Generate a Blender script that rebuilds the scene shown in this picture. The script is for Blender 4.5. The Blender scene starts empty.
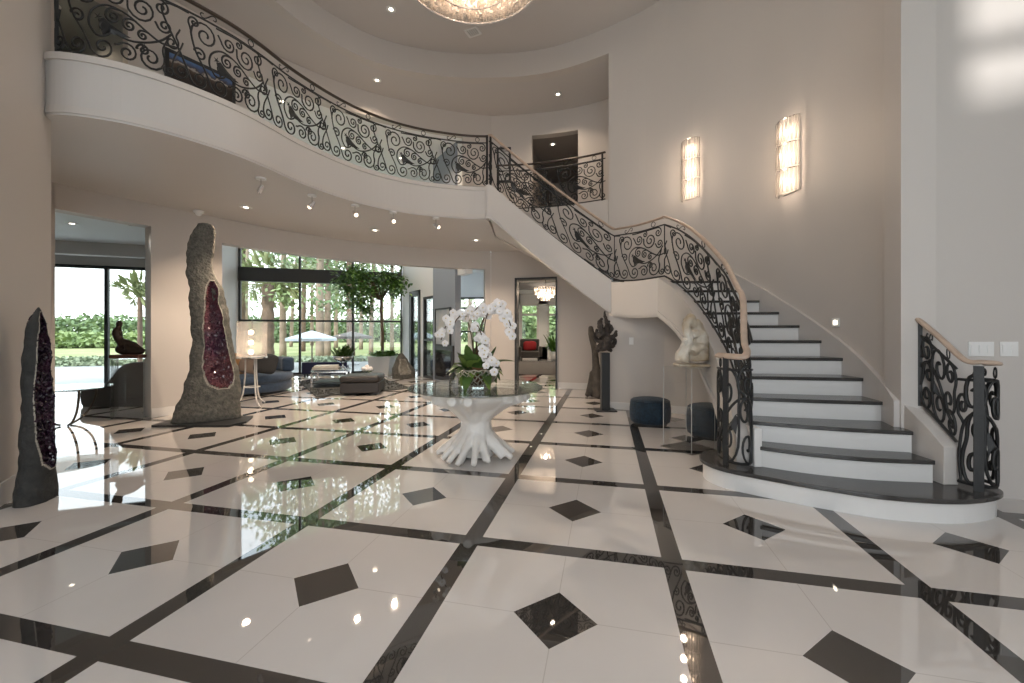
import bpy, bmesh, math, random
from mathutils import Vector, Matrix, noise
C = bpy.context.scene.collection
SC = bpy.context.scene
PI = math.pi
random.seed(7)
# ---------------------------------------------------------------- camera, sky, sun, fill lamp, exposure
EYE = 1.3; FPX = 417.0; HOR = 333.0
cam_d = bpy.data.cameras.new('camera'); cam = bpy.data.objects.new('camera', cam_d); C.objects.link(cam)
cam.location = (0, 0, EYE); cam.rotation_euler = (PI/2, 0, 0)
cam_d.sensor_width = 36; cam_d.lens = FPX/1024*36; cam_d.shift_y = -(341.5-HOR)/1024
cam_d.clip_start = .05; cam_d.clip_end = 400
SC.camera = cam
SC.view_settings.view_transform = 'Standard'; SC.view_settings.look = 'None'
SC.view_settings.gamma = 1; SC.view_settings.use_curve_mapping = False
SC.view_settings.exposure = 0.0
try:
    SC.cycles.use_denoising = True; SC.cycles.sample_clamp_indirect = 6
    SC.cycles.max_bounces = 8; SC.cycles.transparent_max_bounces = 16; SC.cycles.caustics_reflective = False; SC.cycles.caustics_refractive = False
except Exception: pass
world = bpy.data.worlds.new('sky'); SC.world = world; world.use_nodes = True
wn = world.node_tree; bg = wn.nodes['Background']
_tc = wn.nodes.new('ShaderNodeTexCoord'); _sx = wn.nodes.new('ShaderNodeSeparateXYZ'); _cr = wn.nodes.new('ShaderNodeValToRGB')
wn.links.new(_tc.outputs['Generated'], _sx.inputs[0]); wn.links.new(_sx.outputs['Z'], _cr.inputs[0]); wn.links.new(_cr.outputs[0], bg.inputs[0])
_cr.color_ramp.elements[0].position = 0; _cr.color_ramp.elements[0].color = (.95, .97, 1, 1)
_cr.color_ramp.elements[1].position = .6; _cr.color_ramp.elements[1].color = (.74, .87, 1, 1)
bg.inputs[1].default_value = 3.3
def lamp(kind, name, loc, power, col, **kw):
    l = bpy.data.lights.new(name, kind); l.energy = power; l.color = col
    for k, v in kw.items(): setattr(l, k, v)
    o = bpy.data.objects.new(name, l); C.objects.link(o); o.location = loc
    return o
SUN_DIR = Vector((.45, 1, -.30))
sun = lamp('SUN', 'sunlight', (-10, -20, 12), 3.2, (1, .97, .93), angle=math.radians(2.2))
sun.rotation_euler = SUN_DIR.to_track_quat('-Z', 'Y').to_euler()
# area lamp added as fill at the unseen entrance opening behind the camera
fill_lamp = lamp('AREA', 'entrance_fill', (0, -2.95, 2.5), 170, (.91, .95, 1), shape='RECTANGLE', size=5.1, size_y=4.5)
fill_lamp.rotation_euler = (PI/2, 0, 0)
WARM = (1, .77, .57)

# ---------------------------------------------------------------- helpers
def at(px, py, Y): return Vector(((px-512)/FPX*Y, Y, EYE+(HOR-py)/FPX*Y))
def atz(px, py, z):
    Y = FPX*(z-EYE)/(HOR-py); return Vector(((px-512)/FPX*Y, Y, z))
def smooth(pts, n=8, closed=False):
    P = [Vector(p) for p in pts]; out = []; N = len(P); rng = N if closed else N-1
    for i in range(rng):
        if closed: a, b, c, d = P[i-1], P[i], P[(i+1) % N], P[(i+2) % N]
        else: a, b, c, d = P[max(i-1, 0)], P[i], P[i+1], P[min(i+2, N-1)]
        for k in range(n):
            t = k/n
            out.append(.5*((2*b)+(c-a)*t+(2*a-5*b+4*c-d)*t*t+(3*b-a-3*c+d)*t**3))
    if not closed: out.append(P[-1].copy())
    return out
def lerp(a, b, t): return a+(b-a)*t
def interp(tab, x):
    if x <= tab[0][0]: return tab[0][1]
    for (x0, y0), (x1, y1) in zip(tab, tab[1:]):
        if x <= x1: return y0+(y1-y0)*(x-x0)/(x1-x0)
    return tab[-1][1]
class MB:
    def __init__(s): s.v = []; s.f = []
    def add(s, vs, fs):
        b = len(s.v); s.v += [Vector(p) for p in vs]; s.f += [tuple(b+i for i in f) for f in fs]; return s
    def box(s, lo, hi, R=None, o=(0, 0, 0)):
        x0, y0, z0 = lo; x1, y1, z1 = hi
        vs = [Vector(p) for p in ((x0,y0,z0),(x1,y0,z0),(x1,y1,z0),(x0,y1,z0),(x0,y0,z1),(x1,y0,z1),(x1,y1,z1),(x0,y1,z1))]
        if R is not None: vs = [R @ p for p in vs]
        vs = [p+Vector(o) for p in vs]
        return s.add(vs, [(0,3,2,1),(4,5,6,7),(0,1,5,4),(1,2,6,5),(2,3,7,6),(3,0,4,7)])
    def prism(s, poly, z0, z1):
        n = len(poly); z0s = z0 if isinstance(z0, (list, tuple)) else [z0]*n; z1s = z1 if isinstance(z1, (list, tuple)) else [z1]*n
        vs = [(p[0], p[1], z0s[i]) for i, p in enumerate(poly)]+[(p[0], p[1], z1s[i]) for i, p in enumerate(poly)]
        area = sum(poly[i][0]*poly[(i+1) % n][1]-poly[(i+1) % n][0]*poly[i][1] for i in range(n))
        fs = [tuple(range(n))[::-1], tuple(range(n, 2*n))]+[(i, (i+1) % n, n+(i+1) % n, n+i) for i in range(n)]
        if area < 0: fs = [f[::-1] for f in fs]
        return s.add(vs, fs)
    def strip(s, a, b, za0, za1, flip=False):
        """solid between two plan paths a and b with bottom / top heights (numbers or lists)"""
        n = len(a); L = lambda q: q if isinstance(q, (list, tuple)) else [q]*n
        z0, z1 = L(za0), L(za1); vs = []
        for i in range(n):
            vs += [(a[i][0], a[i][1], z0[i]), (b[i][0], b[i][1], z0[i]), (b[i][0], b[i][1], z1[i]), (a[i][0], a[i][1], z1[i])]
        fs = [(0, 1, 2, 3), tuple(4*(n-1)+k for k in (3, 2, 1, 0))]
        for i in range(n-1):
            for k in range(4): fs.append((4*i+k, 4*i+4+k, 4*i+4+(k+1) % 4, 4*i+(k+1) % 4))
        return s.add(vs, fs)
    def tube(s, pts, r, n=6, closed=False, cap=True, flat=1.0):
        P = [Vector(p) for p in pts]; N = len(P)
        if N < 2: return s
        rs = r if isinstance(r, (list, tuple)) else [r]*N
        up = None; vs = []
        for i in range(N):
            t = (P[(i+1) % N]-P[i-1]) if closed else (P[min(i+1, N-1)]-P[max(i-1, 0)])
            if t.length < 1e-9: t = Vector((0, 0, 1))
            t.normalize()
            if up is None:
                up = Vector((0, 0, 1)) if abs(t.z) < .9 else Vector((1, 0, 0))
            u = up-t*up.dot(t)
            if u.length < 1e-6: u = t.orthogonal()
            u.normalize(); w = t.cross(u); up = u
            for k in range(n):
                a = 2*PI*k/n; vs.append(P[i]+u*(math.cos(a)*rs[i]*flat)+w*(math.sin(a)*rs[i]))
        fs = []
        for i in range(N if closed else N-1):
            j = (i+1) % N
            for k in range(n): fs.append((i*n+k, i*n+(k+1) % n, j*n+(k+1) % n, j*n+k))
        if cap and not closed: fs += [tuple(range(n))[::-1], tuple((N-1)*n+k for k in range(n))]
        return s.add(vs, fs)
    def lathe(s, prof, n=24, c=(0, 0, 0), sx=1, sy=1):
        vs = []; fs = []; m = len(prof); c = Vector(c)
        for r, z in prof:
            for k in range(n):
                a = 2*PI*k/n; vs.append(c+Vector((r*sx*math.cos(a), r*sy*math.sin(a), z)))
        for i in range(m-1):
            for k in range(n): fs.append((i*n+k, i*n+(k+1) % n, (i+1)*n+(k+1) % n, (i+1)*n+k))
        fs += [tuple(range(n))[::-1], tuple((m-1)*n+k for k in range(n))]
        return s.add(vs, fs)
    def ball(s, c, r, n=8, m=6, sc=(1, 1, 1), R=None):
        prof = []; vs = []; fs = []; c = Vector(c)
        for i in range(m+1):
            p = PI*i/m
            for k in range(n):
                a = 2*PI*k/n; q = Vector((r*sc[0]*math.sin(p)*math.cos(a), r*sc[1]*math.sin(p)*math.sin(a), -r*sc[2]*math.cos(p)))
                if R is not None: q = R @ q
                vs.append(c+q)
        for i in range(m):
            for k in range(n): fs.append((i*n+k, i*n+(k+1) % n, (i+1)*n+(k+1) % n, (i+1)*n+k))
        return s.add(vs, fs)
def base_of(p):
    o = Vector((0, 0, 0))
    while p is not None: o += p.location; p = p.parent
    return o
def obj(name, mb, mat, parent=None, smooth_=False, loc=None, bevel=0, local=False, remesh=0, subsurf=0, noise_=0):
    """one mesh object; vertices are given in world space and are stored relative to the parent (or to loc)"""
    me = bpy.data.meshes.new(name)
    off = Vector((0, 0, 0)) if local else (base_of(parent) if parent is not None else Vector(loc or (0, 0, 0)))
    me.from_pydata([tuple(p-off) for p in mb.v], [], mb.f); me.validate(); me.update()
    bm = bmesh.new(); bm.from_mesh(me); bmesh.ops.remove_doubles(bm, verts=bm.verts, dist=1e-6)
    bmesh.ops.recalc_face_normals(bm, faces=bm.faces); bm.to_mesh(me); bm.free()
    o = bpy.data.objects.new(name, me); C.objects.link(o); me.materials.append(M[mat] if isinstance(mat, str) else mat)
    if parent is not None: o.parent = parent
    elif loc is not None: o.location = loc
    if smooth_ or remesh:
        for p in me.polygons: p.use_smooth = True
    if bevel:
        m = o.modifiers.new('bevel', 'BEVEL'); m.width = bevel; m.segments = 3; m.limit_method = 'ANGLE'
        for p in me.polygons: p.use_smooth = True
        try: me.set_sharp_from_angle(angle=math.radians(50))
        except Exception: pass
        m.harden_normals = False
    if remesh:
        m = o.modifiers.new('remesh', 'REMESH'); m.mode = 'VOXEL'; m.voxel_size = remesh; m.use_smooth_shade = True
        m2 = o.modifiers.new('smooth', 'SMOOTH'); m2.iterations = 3
    if noise_:
        tx = bpy.data.textures.new(name+'_noise', 'CLOUDS'); tx.noise_scale = noise_[1]
        m = o.modifiers.new('displace', 'DISPLACE'); m.texture = tx; m.strength = noise_[0]; m.texture_coords = 'GLOBAL'
    if subsurf:
        m = o.modifiers.new('sub', 'SUBSURF'); m.levels = subsurf; m.render_levels = subsurf
    return o
def tag(o, label=None, cat=None, group=None, kind=None):
    if label: o['label'] = label
    if cat: o['category'] = cat
    if group: o['group'] = group
    if kind: o['kind'] = kind
    return o
def thing(name, label, cat, loc, group=None, rz=0):
    o = bpy.data.objects.new(name, None); C.objects.link(o); o.location = loc; o.rotation_euler = (0, 0, rz); o.empty_display_size = .1
    return tag(o, label, cat, group)
def struct(name, mb, mat, parent=None, **kw):
    o = obj(name, mb, mat, parent, **kw); o['kind'] = 'structure'; return o
def copy_tree(o, parent=None):
    c = o.copy(); C.objects.link(c)
    if parent is not None: c.parent = parent
    for ch in list(o.children): copy_tree(ch, c)
    return c

# ---------------------------------------------------------------- materials
M = {}
def mat(name, col, rough=.5, metal=0, spec=.5, bump=0, bscale=20, var=0, vscale=6, col2=None, emit=None, estr=0, coat=0, detail=4, sheen=0):
    m = bpy.data.materials.new(name); m.use_nodes = True; nt = m.node_tree; b = nt.nodes['Principled BSDF']
    b.inputs['Base Color'].default_value = (*col, 1); b.inputs['Roughness'].default_value = rough; b.inputs['Metallic'].default_value = metal
    b.inputs['Specular IOR Level'].default_value = spec; b.inputs['Coat Weight'].default_value = coat
    if sheen: b.inputs['Sheen Weight'].default_value = sheen
    tc = nt.nodes.new('ShaderNodeTexCoord')
    if var or col2:
        n = nt.nodes.new('ShaderNodeTexNoise'); n.inputs['Scale'].default_value = vscale; n.inputs['Detail'].default_value = detail
        nt.links.new(tc.outputs['Object'], n.inputs['Vector']); r = nt.nodes.new('ShaderNodeValToRGB')
        c2 = col2 or tuple(max(0, c*(1-var)) for c in col)
        r.color_ramp.elements[0].position = .35; r.color_ramp.elements[0].color = (*col, 1)
        r.color_ramp.elements[1].position = .65; r.color_ramp.elements[1].color = (*c2, 1)
        nt.links.new(n.outputs['Fac'], r.inputs[0]); nt.links.new(r.outputs[0], b.inputs['Base Color'])
    if bump:
        n = nt.nodes.new('ShaderNodeTexNoise'); n.inputs['Scale'].default_value = bscale; n.inputs['Detail'].default_value = 5
        nt.links.new(tc.outputs['Object'], n.inputs['Vector'])
        bp = nt.nodes.new('ShaderNodeBump'); bp.inputs['Strength'].default_value = bump; bp.inputs['Distance'].default_value = .02
        nt.links.new(n.outputs['Fac'], bp.inputs['Height']); nt.links.new(bp.outputs[0], b.inputs['Normal'])
    if emit: b.inputs['Emission Color'].default_value = (*emit, 1); b.inputs['Emission Strength'].default_value = estr
    M[name] = m; return m
def glass(name, tint=(1, 1, 1), refl=.06, rough=0.0):
    m = bpy.data.materials.new(name); m.use_nodes = True; nt = m.node_tree; nt.nodes.remove(nt.nodes['Principled BSDF'])
    out = nt.nodes['Material Output']; t = nt.nodes.new('ShaderNodeBsdfTransparent'); g = nt.nodes.new('ShaderNodeBsdfGlossy'); mx = nt.nodes.new('ShaderNodeMixShader')
    lw = nt.nodes.new('ShaderNodeLayerWeight'); lw.inputs['Blend'].default_value = .12
    ad = nt.nodes.new('ShaderNodeMath'); ad.operation = 'MULTIPLY_ADD'; ad.inputs[1].default_value = .8; ad.inputs[2].default_value = refl; ad.use_clamp = True
    nt.links.new(lw.outputs['Fresnel'], ad.inputs[0])
    t.inputs[0].default_value = (*tint, 1); g.inputs['Roughness'].default_value = rough; g.inputs[0].default_value = (.95, .97, .97, 1)
    nt.links.new(ad.outputs[0], mx.inputs[0]); nt.links.new(t.outputs[0], mx.inputs[1]); nt.links.new(g.outputs[0], mx.inputs[2]); nt.links.new(mx.outputs[0], out.inputs[0])
    M[name] = m; return m
mat('wall_paint', (.61, .575, .545), .55, bump=.03, bscale=60)
mat('white_paint', (.78, .77, .755), .4)
mat('ceiling_paint', (.60, .575, .56), .7)
mat('room_white', (.86, .875, .88), .6)
mat('chimney_paint', (.30, .335, .385), .6)
mat('stair_paint', (.60, .575, .555), .5)
mat('riser_white', (.76, .755, .745), .35)
mat('tread_dark', (.058, .056, .055), .2, var=.3, vscale=9)
mat('iron', (.036, .037, .038), .42, metal=.5, spec=.5, bump=.15, bscale=80)
mat('hand_dark', (.05, .036, .028), .3)
mat('hand_wood', (.55, .42, .33), .35, var=.15, vscale=14)
mat('black_frame', (.025, .026, .028), .45)
mat('steel_frame', (.05, .055, .06), .4, metal=.4)
mat('hall_floor', (.30, .26, .22), .5)
mat('patio', (.45, .44, .42), .7, var=.1, vscale=3)
mat('plastic_white', (.85, .85, .84), .35)
mat('chrome', (.75, .75, .76), .15, metal=1)
mat('bulb', (1, .9, .75), .4, emit=(1, .76, .54), estr=9)
mat('spot_bulb', (1, .9, .75), .4, emit=(1, .80, .60), estr=3.5)
mat('lens', (1, .95, .85), .4, emit=(1, .86, .68), estr=9)
mat('crystal_lit', (.95, .9, .85), .08, spec=.9, emit=(1, .66, .46), estr=.22)
glass('pane_glass', (.97, .99, .98), .02)
glass('acrylic', (.995, .997, .997), .015)
glass('table_glass', (.96, .985, .975), .10)
glass('crystal', (.98, .97, .95), .14, .05)
mat('grass', (.26, .31, .10), .9, col2=(.42, .41, .19), vscale=.25)
def floor_mat():
    m = bpy.data.materials.new('marble_tile_floor'); m.use_nodes = True; nt = m.node_tree; b = nt.nodes['Principled BSDF']; N = nt.nodes.new; L = nt.links.new
    tc = N('ShaderNodeTexCoord'); sx = N('ShaderNodeSeparateXYZ'); L(tc.outputs['Object'], sx.inputs[0])
    def ma(op, a, b_=None, c=None):
        n = N('ShaderNodeMath'); n.operation = op
        for i, q in enumerate((a, b_, c)):
            if q is None: continue
            if isinstance(q, (int, float)): n.inputs[i].default_value = q
            else: L(q, n.inputs[i])
        return n.outputs[0]
    th = math.radians(-12.84); mod = .9175*1.3
    X, Y = sx.outputs['X'], sx.outputs['Y']
    xg = ma("ADD", ma("MULTIPLY", X, math.cos(th)), ma("MULTIPLY", Y, math.sin(th)))
    # grid axes: u along (cos, sin), v along (-sin, cos)
    yg = ma('ADD', ma('MULTIPLY', X, -math.sin(th)), ma('MULTIPLY', Y, math.cos(th)))
    u = ma('MULTIPLY_ADD', xg, 1/mod, .638/.9175); v = ma('MULTIPLY_ADD', yg, 1/mod, -1.0012/.9175)
    fu, fv = ma('FRACT', u), ma('FRACT', v)
    du = ma('MINIMUM', fu, ma('SUBTRACT', 1, fu)); dv = ma('MINIMUM', fv, ma('SUBTRACT', 1, fv))     # distance to a band centre
    w = .056/mod
    band = ma('LESS_THAN', ma('MINIMUM', du, dv), w)
    cu, cv = ma('ABSOLUTE', ma('SUBTRACT', fu, .5)), ma('ABSOLUTE', ma('SUBTRACT', fv, .5))
    dia = ma('LESS_THAN', ma('ADD', cu, cv), .192/mod)
    dark = ma('MAXIMUM', band, dia)
    gr = ma('LESS_THAN', ma('MINIMUM', cu, cv), .0022/mod)
    e1 = ma('LESS_THAN', ma('ABSOLUTE', ma('SUBTRACT', ma('MINIMUM', du, dv), w)), .0015/mod)
    gr = ma('MAXIMUM', gr, e1)
    nz = N('ShaderNodeTexNoise'); nz.inputs['Scale'].default_value = 1.3; nz.inputs['Detail'].default_value = 6; L(tc.outputs['Object'], nz.inputs['Vector'])
    rw = N('ShaderNodeValToRGB'); L(nz.outputs['Fac'], rw.inputs[0])
    rw.color_ramp.elements[0].position = .3; rw.color_ramp.elements[0].color = (.635, .60, .572, 1); rw.color_ramp.elements[1].position = .7; rw.color_ramp.elements[1].color = (.69, .655, .63, 1)
    rb = N('ShaderNodeValToRGB'); L(nz.outputs['Fac'], rb.inputs[0])
    rb.color_ramp.elements[0].color = (.030, .028, .026, 1); rb.color_ramp.elements[1].color = (.055, .049, .044, 1)
    def mix(f, a, b_):
        n = N('ShaderNodeMix'); n.data_type = 'RGBA'; L(f, n.inputs['Factor'])
        for i, q in ((6, a), (7, b_)):
            if isinstance(q, tuple): n.inputs[i].default_value = q
            else: L(q, n.inputs[i])
        return n.outputs[2]
    c = mix(gr, rw.outputs[0], (.52, .48, .45, 1)); c = mix(dark, c, rb.outputs[0])
    L(c, b.inputs['Base Color']); b.inputs['Roughness'].default_value = .022; b.inputs['IOR'].default_value = 1.9; b.inputs['Specular IOR Level'].default_value = .55
    M['floor'] = m
floor_mat()
# ---------------------------------------------------------------- plan of the place (metres, camera at the origin looking along +Y)
H2 = 3.83; SOF = 3.28; CEIL2 = 6.6; DOME = 7.1; R_ = .174
CEN = Vector((-.45, 4.4))
BALC = smooth([(-4.31, 3.82), (-4.14, 3.78), (-3.9, 3.83), (-3.63, 3.97), (-3.36, 4.23), (-3.1, 4.62), (-2.95, 5.0), (-2.84, 5.4), (-2.68, 5.78), (-2.5, 6.12), (-2.28, 6.43), (-1.95, 6.75), (-1.54, 7.0), (-1.07, 7.17), (-.73, 7.25), (-.42, 7.27)], 5)
BACK = smooth([(-6.75, 3.4), (-6.45, 4.4), (-6.02, 5.5), (-5.54, 6.39), (-4.99, 7.25), (-4.29, 8.19), (-3.2, 9.12), (-1.67, 9.87), (-.51, 10.18)], 10)
BACK2 = BACK + [Vector((*p, 0)) if len(p) == 2 else p for p in smooth([(-.51, 10.18), (.3, 10.1), (1.14, 9.93), (1.9, 9.6), (2.6, 9.1)], 8)[1:]]
DRUMW = smooth([(1.83, 7.9), (2.4, 7.46), (2.86, 6.9), (3.17, 6.3), (3.3, 5.95), (3.38, 5.6), (3.42, 5.25), (3.45, 4.9), (3.45, 4.5), (3.42, 4.15), (3.33, 3.75), (3.2, 3.43)], 5)
RING = smooth([(1.83, 7.9), (1.3, 8.23), (.77, 8.47), (.25, 8.6), (-.25, 8.65), (-1.0, 8.66), (-1.68, 8.55), (-2.3, 8.35), (-2.82, 8.05), (-3.29, 7.56), (-3.59, 7.1), (-3.78, 6.65), (-4.05, 6.0), (-4.25, 5.3), (-4.36, 4.6), (-4.38, 3.9)], 6)
def v2(P): return [Vector((p[0], p[1])) for p in P]
BALC, BACK, BACK2, DRUMW, RING = map(lambda P: [Vector((p[0], p[1])) for p in P], ([Vector((*p, 0)) if len(p) == 2 else p for p in Q] for Q in (BALC, BACK, BACK2, DRUMW, RING)))
def offset(P, d):
    """plan path moved d to the left of its direction"""
    out = []
    for i in range(len(P)):
        t = (P[min(i+1, len(P)-1)]-P[max(i-1, 0)]).normalized(); out.append(P[i]+Vector((-t.y, t.x))*d)
    return out
def sub(P, q0, q1):
    """the piece of plan path P seen between image columns q0 and q1"""
    key = lambda p: (p.x/p.y)*FPX+512
    out = []; 
    for i in range(len(P)-1):
        k0, k1 = key(P[i]), key(P[i+1])
        for s in range(8):
            k = k0+(k1-k0)*s/8
            if q0 <= k <= q1: out.append(P[i].lerp(P[i+1], s/8))
    def exact(q):
        for i in range(len(P)-1):
            k0, k1 = key(P[i]), key(P[i+1])
            if min(k0, k1) <= q <= max(k0, k1): return P[i].lerp(P[i+1], (q-k0)/(k1-k0))
    a, b = exact(q0), exact(q1)
    return [p for p in [a]+out+[b] if p is not None]
def wall(mb, P, z0, z1, d): return mb.strip(P, offset(P, d), z0, z1)

# ---- floor and ground
struct('floor', MB().prism([(-14, -3), (9, -3), (9, 26), (-1.4, 26), (-1.4, 15.4), (-3.68, 13.98), (-8.35, 12.7), (-8.7, 10.4), (-13.6, 8.65), (-14, 8)], -.12, 0), 'floor')
tag(struct('terrace_ground', MB().prism([(-15, 8), (-9.4, 10.05), (-8.3, 12.7), (-3.7, 14.0), (-1.4, 16.2), (-1.4, 24), (-22, 20)], -.16, -.02), 'patio'))
g = MB().prism([(-160, -60), (160, -60), (160, 200), (-160, 200)], -.5, -.2)
struct('lawn', g, 'grass')

# ---- entrance hall shell
# left wall and the wall behind the camera
mb = MB(); P = [Vector(p) for p in ((-4.31, 3.9), (-4.0, 3.38), (-3.84, 3.12), (-3.68, 2.6), (-3.65, -2.6))]
mb.strip(P, [Vector(p) for p in ((-4.52, 3.84), (-4.22, 3.3), (-4.05, 3.05), (-3.9, 2.55), (-3.87, -2.6))], 0, DOME)
struct('wall_left', mb, 'wall_paint')
mb = MB(); mb.strip([p+Vector((.012, .004)) for p in P[1:]], [p+Vector((-.03, 0)) for p in P[1:]], 0, .17)
struct('baseboard_left', mb, 'white_paint')
mb = MB()
for lo, hi in (((-3.9, -2.9, 0), (-2.6, -2.7, DOME)), ((2.6, -2.9, 0), (4.65, -2.7, DOME)), ((-2.6, -2.9, 4.8), (.85, -2.7, DOME)), ((1.5, -2.9, 4.8), (2.6, -2.7, DOME)), ((.85, -2.9, 5.9), (1.5, -2.7, DOME)), ((.85, -2.9, 4.8), (1.5, -2.7, 4.95)), ((.85, -2.9, 5.36), (1.5, -2.7, 5.47))):
    mb.box(lo, hi)
struct('wall_entrance', mb, 'wall_paint')
struct('wall_sun_screen', MB().box((-12, -6.2, -.2), (12, -6, 5.98)), 'white_paint')  # unseen screen added to keep the sun out of the big entrance opening
mb = MB(); QW = Vector((.975, -.222)); c0 = Vector((3.2, 3.43)); Pr = [c0, c0+QW*1.3, Vector((4.5, -2.7))]
mb.strip(Pr, [c0+Vector((.06, .22)), c0+QW*1.45+Vector((.05, .2)), Vector((4.7, -2.7))], 0, DOME)
struct('wall_right', mb, 'wall_paint')
C_R = Vector((3.2, 3.43))
WR = lambda px: (lambda k: C_R+QW*((k*C_R.y-C_R.x)/(QW.x-k*QW.y)))((px-512)/FPX)
# the tall curved wall beside the stair
mb = MB(); wall(mb, DRUMW, 0, DOME, .22); struct('wall_stair', mb, 'wall_paint')
# ring above the upper hall and the round ceiling
mb = MB(); wall(mb, RING, CEIL2, DOME+.05, -.2); struct('wall_ring', mb, 'wall_paint')
top = [(-4.1, -2.9), (4.8, -2.9), (4.8, 3.6)]+[tuple(p) for p in offset(DRUMW, .25)][::-1]+[tuple(p) for p in offset(RING, -.22)]
struct('ceiling', MB().prism(top, DOME, DOME+.15), 'ceiling_paint')
# upper hall: its ceiling and back wall with three openings
mb = MB(); n = 60
def resample(P, n):
    L = [0]
    for a, b in zip(P, P[1:]): L.append(L[-1]+(b-a).length)
    out = []
    for i in range(n):
        s = L[-1]*i/(n-1); k = 0
        while k < len(P)-2 and L[k+1] < s: k += 1
        out.append(P[k].lerp(P[k+1], (s-L[k])/max(1e-9, L[k+1]-L[k])))
    return out
ra = [p for p in resample(offset(RING, -.1)[::-1], n)]; rb = resample(BACK2, n)
mb.strip(ra, [b+(b-a).normalized()*.3 for a, b in zip(ra, rb)], CEIL2+.006, CEIL2+.12); struct('ceiling_upper_hall', mb, 'ceiling_paint')
mb = MB(); T = .2; OP = 6.07
for q0, q1, z0, z1 in ((-400, 56, H2-.1, CEIL2), (56, 128, OP, CEIL2), (128, 249, H2-.1, CEIL2), (249, 463, OP, CEIL2), (463, 532, H2-.1, CEIL2), (532, 578, OP, CEIL2), (578, 630, H2-.1, CEIL2)):
    P = sub(BACK2, q0, q1)
    if len(P) > 1: wall(mb, P, z0, z1, T)
struct('wall_upper_hall', mb, 'wall_paint')
# back wall of the ground floor with the two wide openings and the doorway
mb = MB()
for q0, q1, z0, z1 in ((0, 55, 0, SOF), (52, 151, 2.94, SOF), (151, 222, 0, SOF), (222, 485, 2.86, SOF), (485, 512, 0, SOF)):
    P = sub(BACK, q0, q1)
    if len(P) > 1: wall(mb, P, z0, z1, .22)
D0, D1, DC = Vector((-.51, 10.18)), Vector((1.42, 9.72)), Vector((2.7, 9.45))
def onD(px):
    k = (px-512)/FPX; d = D1-D0; t = (k*D0.y-D0.x)/(d.x-k*d.y); return D0+d*t
nd = Vector((.05, .2))
for a, b, z0, z1 in ((D0, onD(515), 0, H2), (onD(515), onD(557), 2.62, H2), (onD(557), D1, 0, H2), (D1, DC, 0, H2)):
    mb.strip([a, b], [a+nd, b+nd], z0, z1)
struct('wall_back', mb, 'wall_paint')
mb = MB()
for q0, q1 in ((151.3, 221.7),):
    P = sub(BACK, q0, q1); mb.strip(offset(P, -.015), offset(P, .02), 0, .14)
mb.strip([D0+Vector((0, -.015)), onD(514.5)+Vector((0, -.015))], [D0, onD(514.5)], 0, .14); mb.strip([onD(557.8)-Vector((0, .015)), D1-Vector((0, .015)), DC-Vector((0, .015))], [onD(557.8), D1, DC], 0, .14)
struct('baseboard_back', mb, 'white_paint')
# wall under the stair landing
mb = MB(); US = [Vector((2.25, 9.5)), Vector((1.66, 7.17)), Vector((2.5, 6.84)), Vector((3.25, 6.4))]
mb.strip(US, [Vector((2.5, 9.5)), Vector((1.82, 7.3)), Vector((2.58, 6.98)), Vector((3.35, 6.5))], 0, 1.6); struct('wall_under_stair', mb, 'wall_paint')
mb = MB(); mb.strip([p+Vector((-.012, -.012)) for p in US[1:]], US[1:], 0, .12); struct('baseboard_under_stair', mb, 'white_paint')
# end walls and the dark rooms off the upper hall
mb = MB(); mb.strip([Vector((-4.4, 3.75)), Vector((-6.9, 3.4))], [Vector((-4.4, 3.55)), Vector((-6.9, 3.2))], 0, DOME); struct('wall_hall_left', mb, 'wall_paint')
mb = MB(); mb.strip([Vector((1.9, 7.95)), Vector((2.72, 9.2))], [Vector((2.1, 7.85)), Vector((2.95, 9.1))], 0, CEIL2); struct('wall_hall_right', mb, 'wall_paint')
def dark_room(name, a, b, depth, z0, z1, m):
    a, b = Vector(a), Vector(b); d = (b-a).normalized(); nn = Vector((-d.y, d.x)); a2, b2 = a+nn*depth, b+nn*depth; mb = MB()
    mb.prism([a, a2, a2-d*.1, a-d*.1], z0, z1); mb.prism([a2, b2, b2+nn*.1, a2+nn*.1], z0, z1); mb.prism([b, b2, b2+d*.1, b+d*.1], z0, z1); mb.prism([a-d*.1, b+d*.1, b2+d*.1, a2-d*.1], z1, z1+.1); mb.prism([a, b, b2, a2], z0-.1, z0)
    struct(name, mb, m)
p0, p1 = sub(BACK2, 50, 134)[0], sub(BACK2, 50, 134)[-1]
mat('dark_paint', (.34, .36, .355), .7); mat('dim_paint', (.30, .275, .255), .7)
_o = lambda p, d: p+d
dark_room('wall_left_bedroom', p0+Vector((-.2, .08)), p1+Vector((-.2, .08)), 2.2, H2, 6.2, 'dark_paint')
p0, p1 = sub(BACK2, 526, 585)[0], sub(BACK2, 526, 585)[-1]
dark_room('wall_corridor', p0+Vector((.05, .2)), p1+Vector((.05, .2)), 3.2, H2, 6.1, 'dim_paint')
# balcony slab: floor of the upper hall, fascia and soffit
edge = list(BALC)+[Vector((-.45+4.18*math.cos(math.radians(a)), 4.4+4.18*math.sin(math.radians(a)))) for a in (88.6, 82, 75, 68, 62, 57)]+[Vector((1.86, 7.95))]
nb = len(BALC); ts = [i/(nb-1) for i in range(nb)]; back_a = resample(BACK2, 120); back_b = back_a[:86]; back_c = back_a[85:]
struct('floor_upper_hall', MB().strip(BALC, resample(back_b, nb), SOF, H2).strip(edge[nb-1:], resample(back_c, len(edge)-nb+1), SOF, H2), 'stair_paint')
mb = MB(); P = BALC; mb.strip(offset(P, -.02), offset(P, .06), H2-.05, H2+.012); mb.strip(offset(P, -.012), offset(P, .02), SOF+.02, SOF+.085)
struct('trim_balcony', mb, 'wall_paint')

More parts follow.
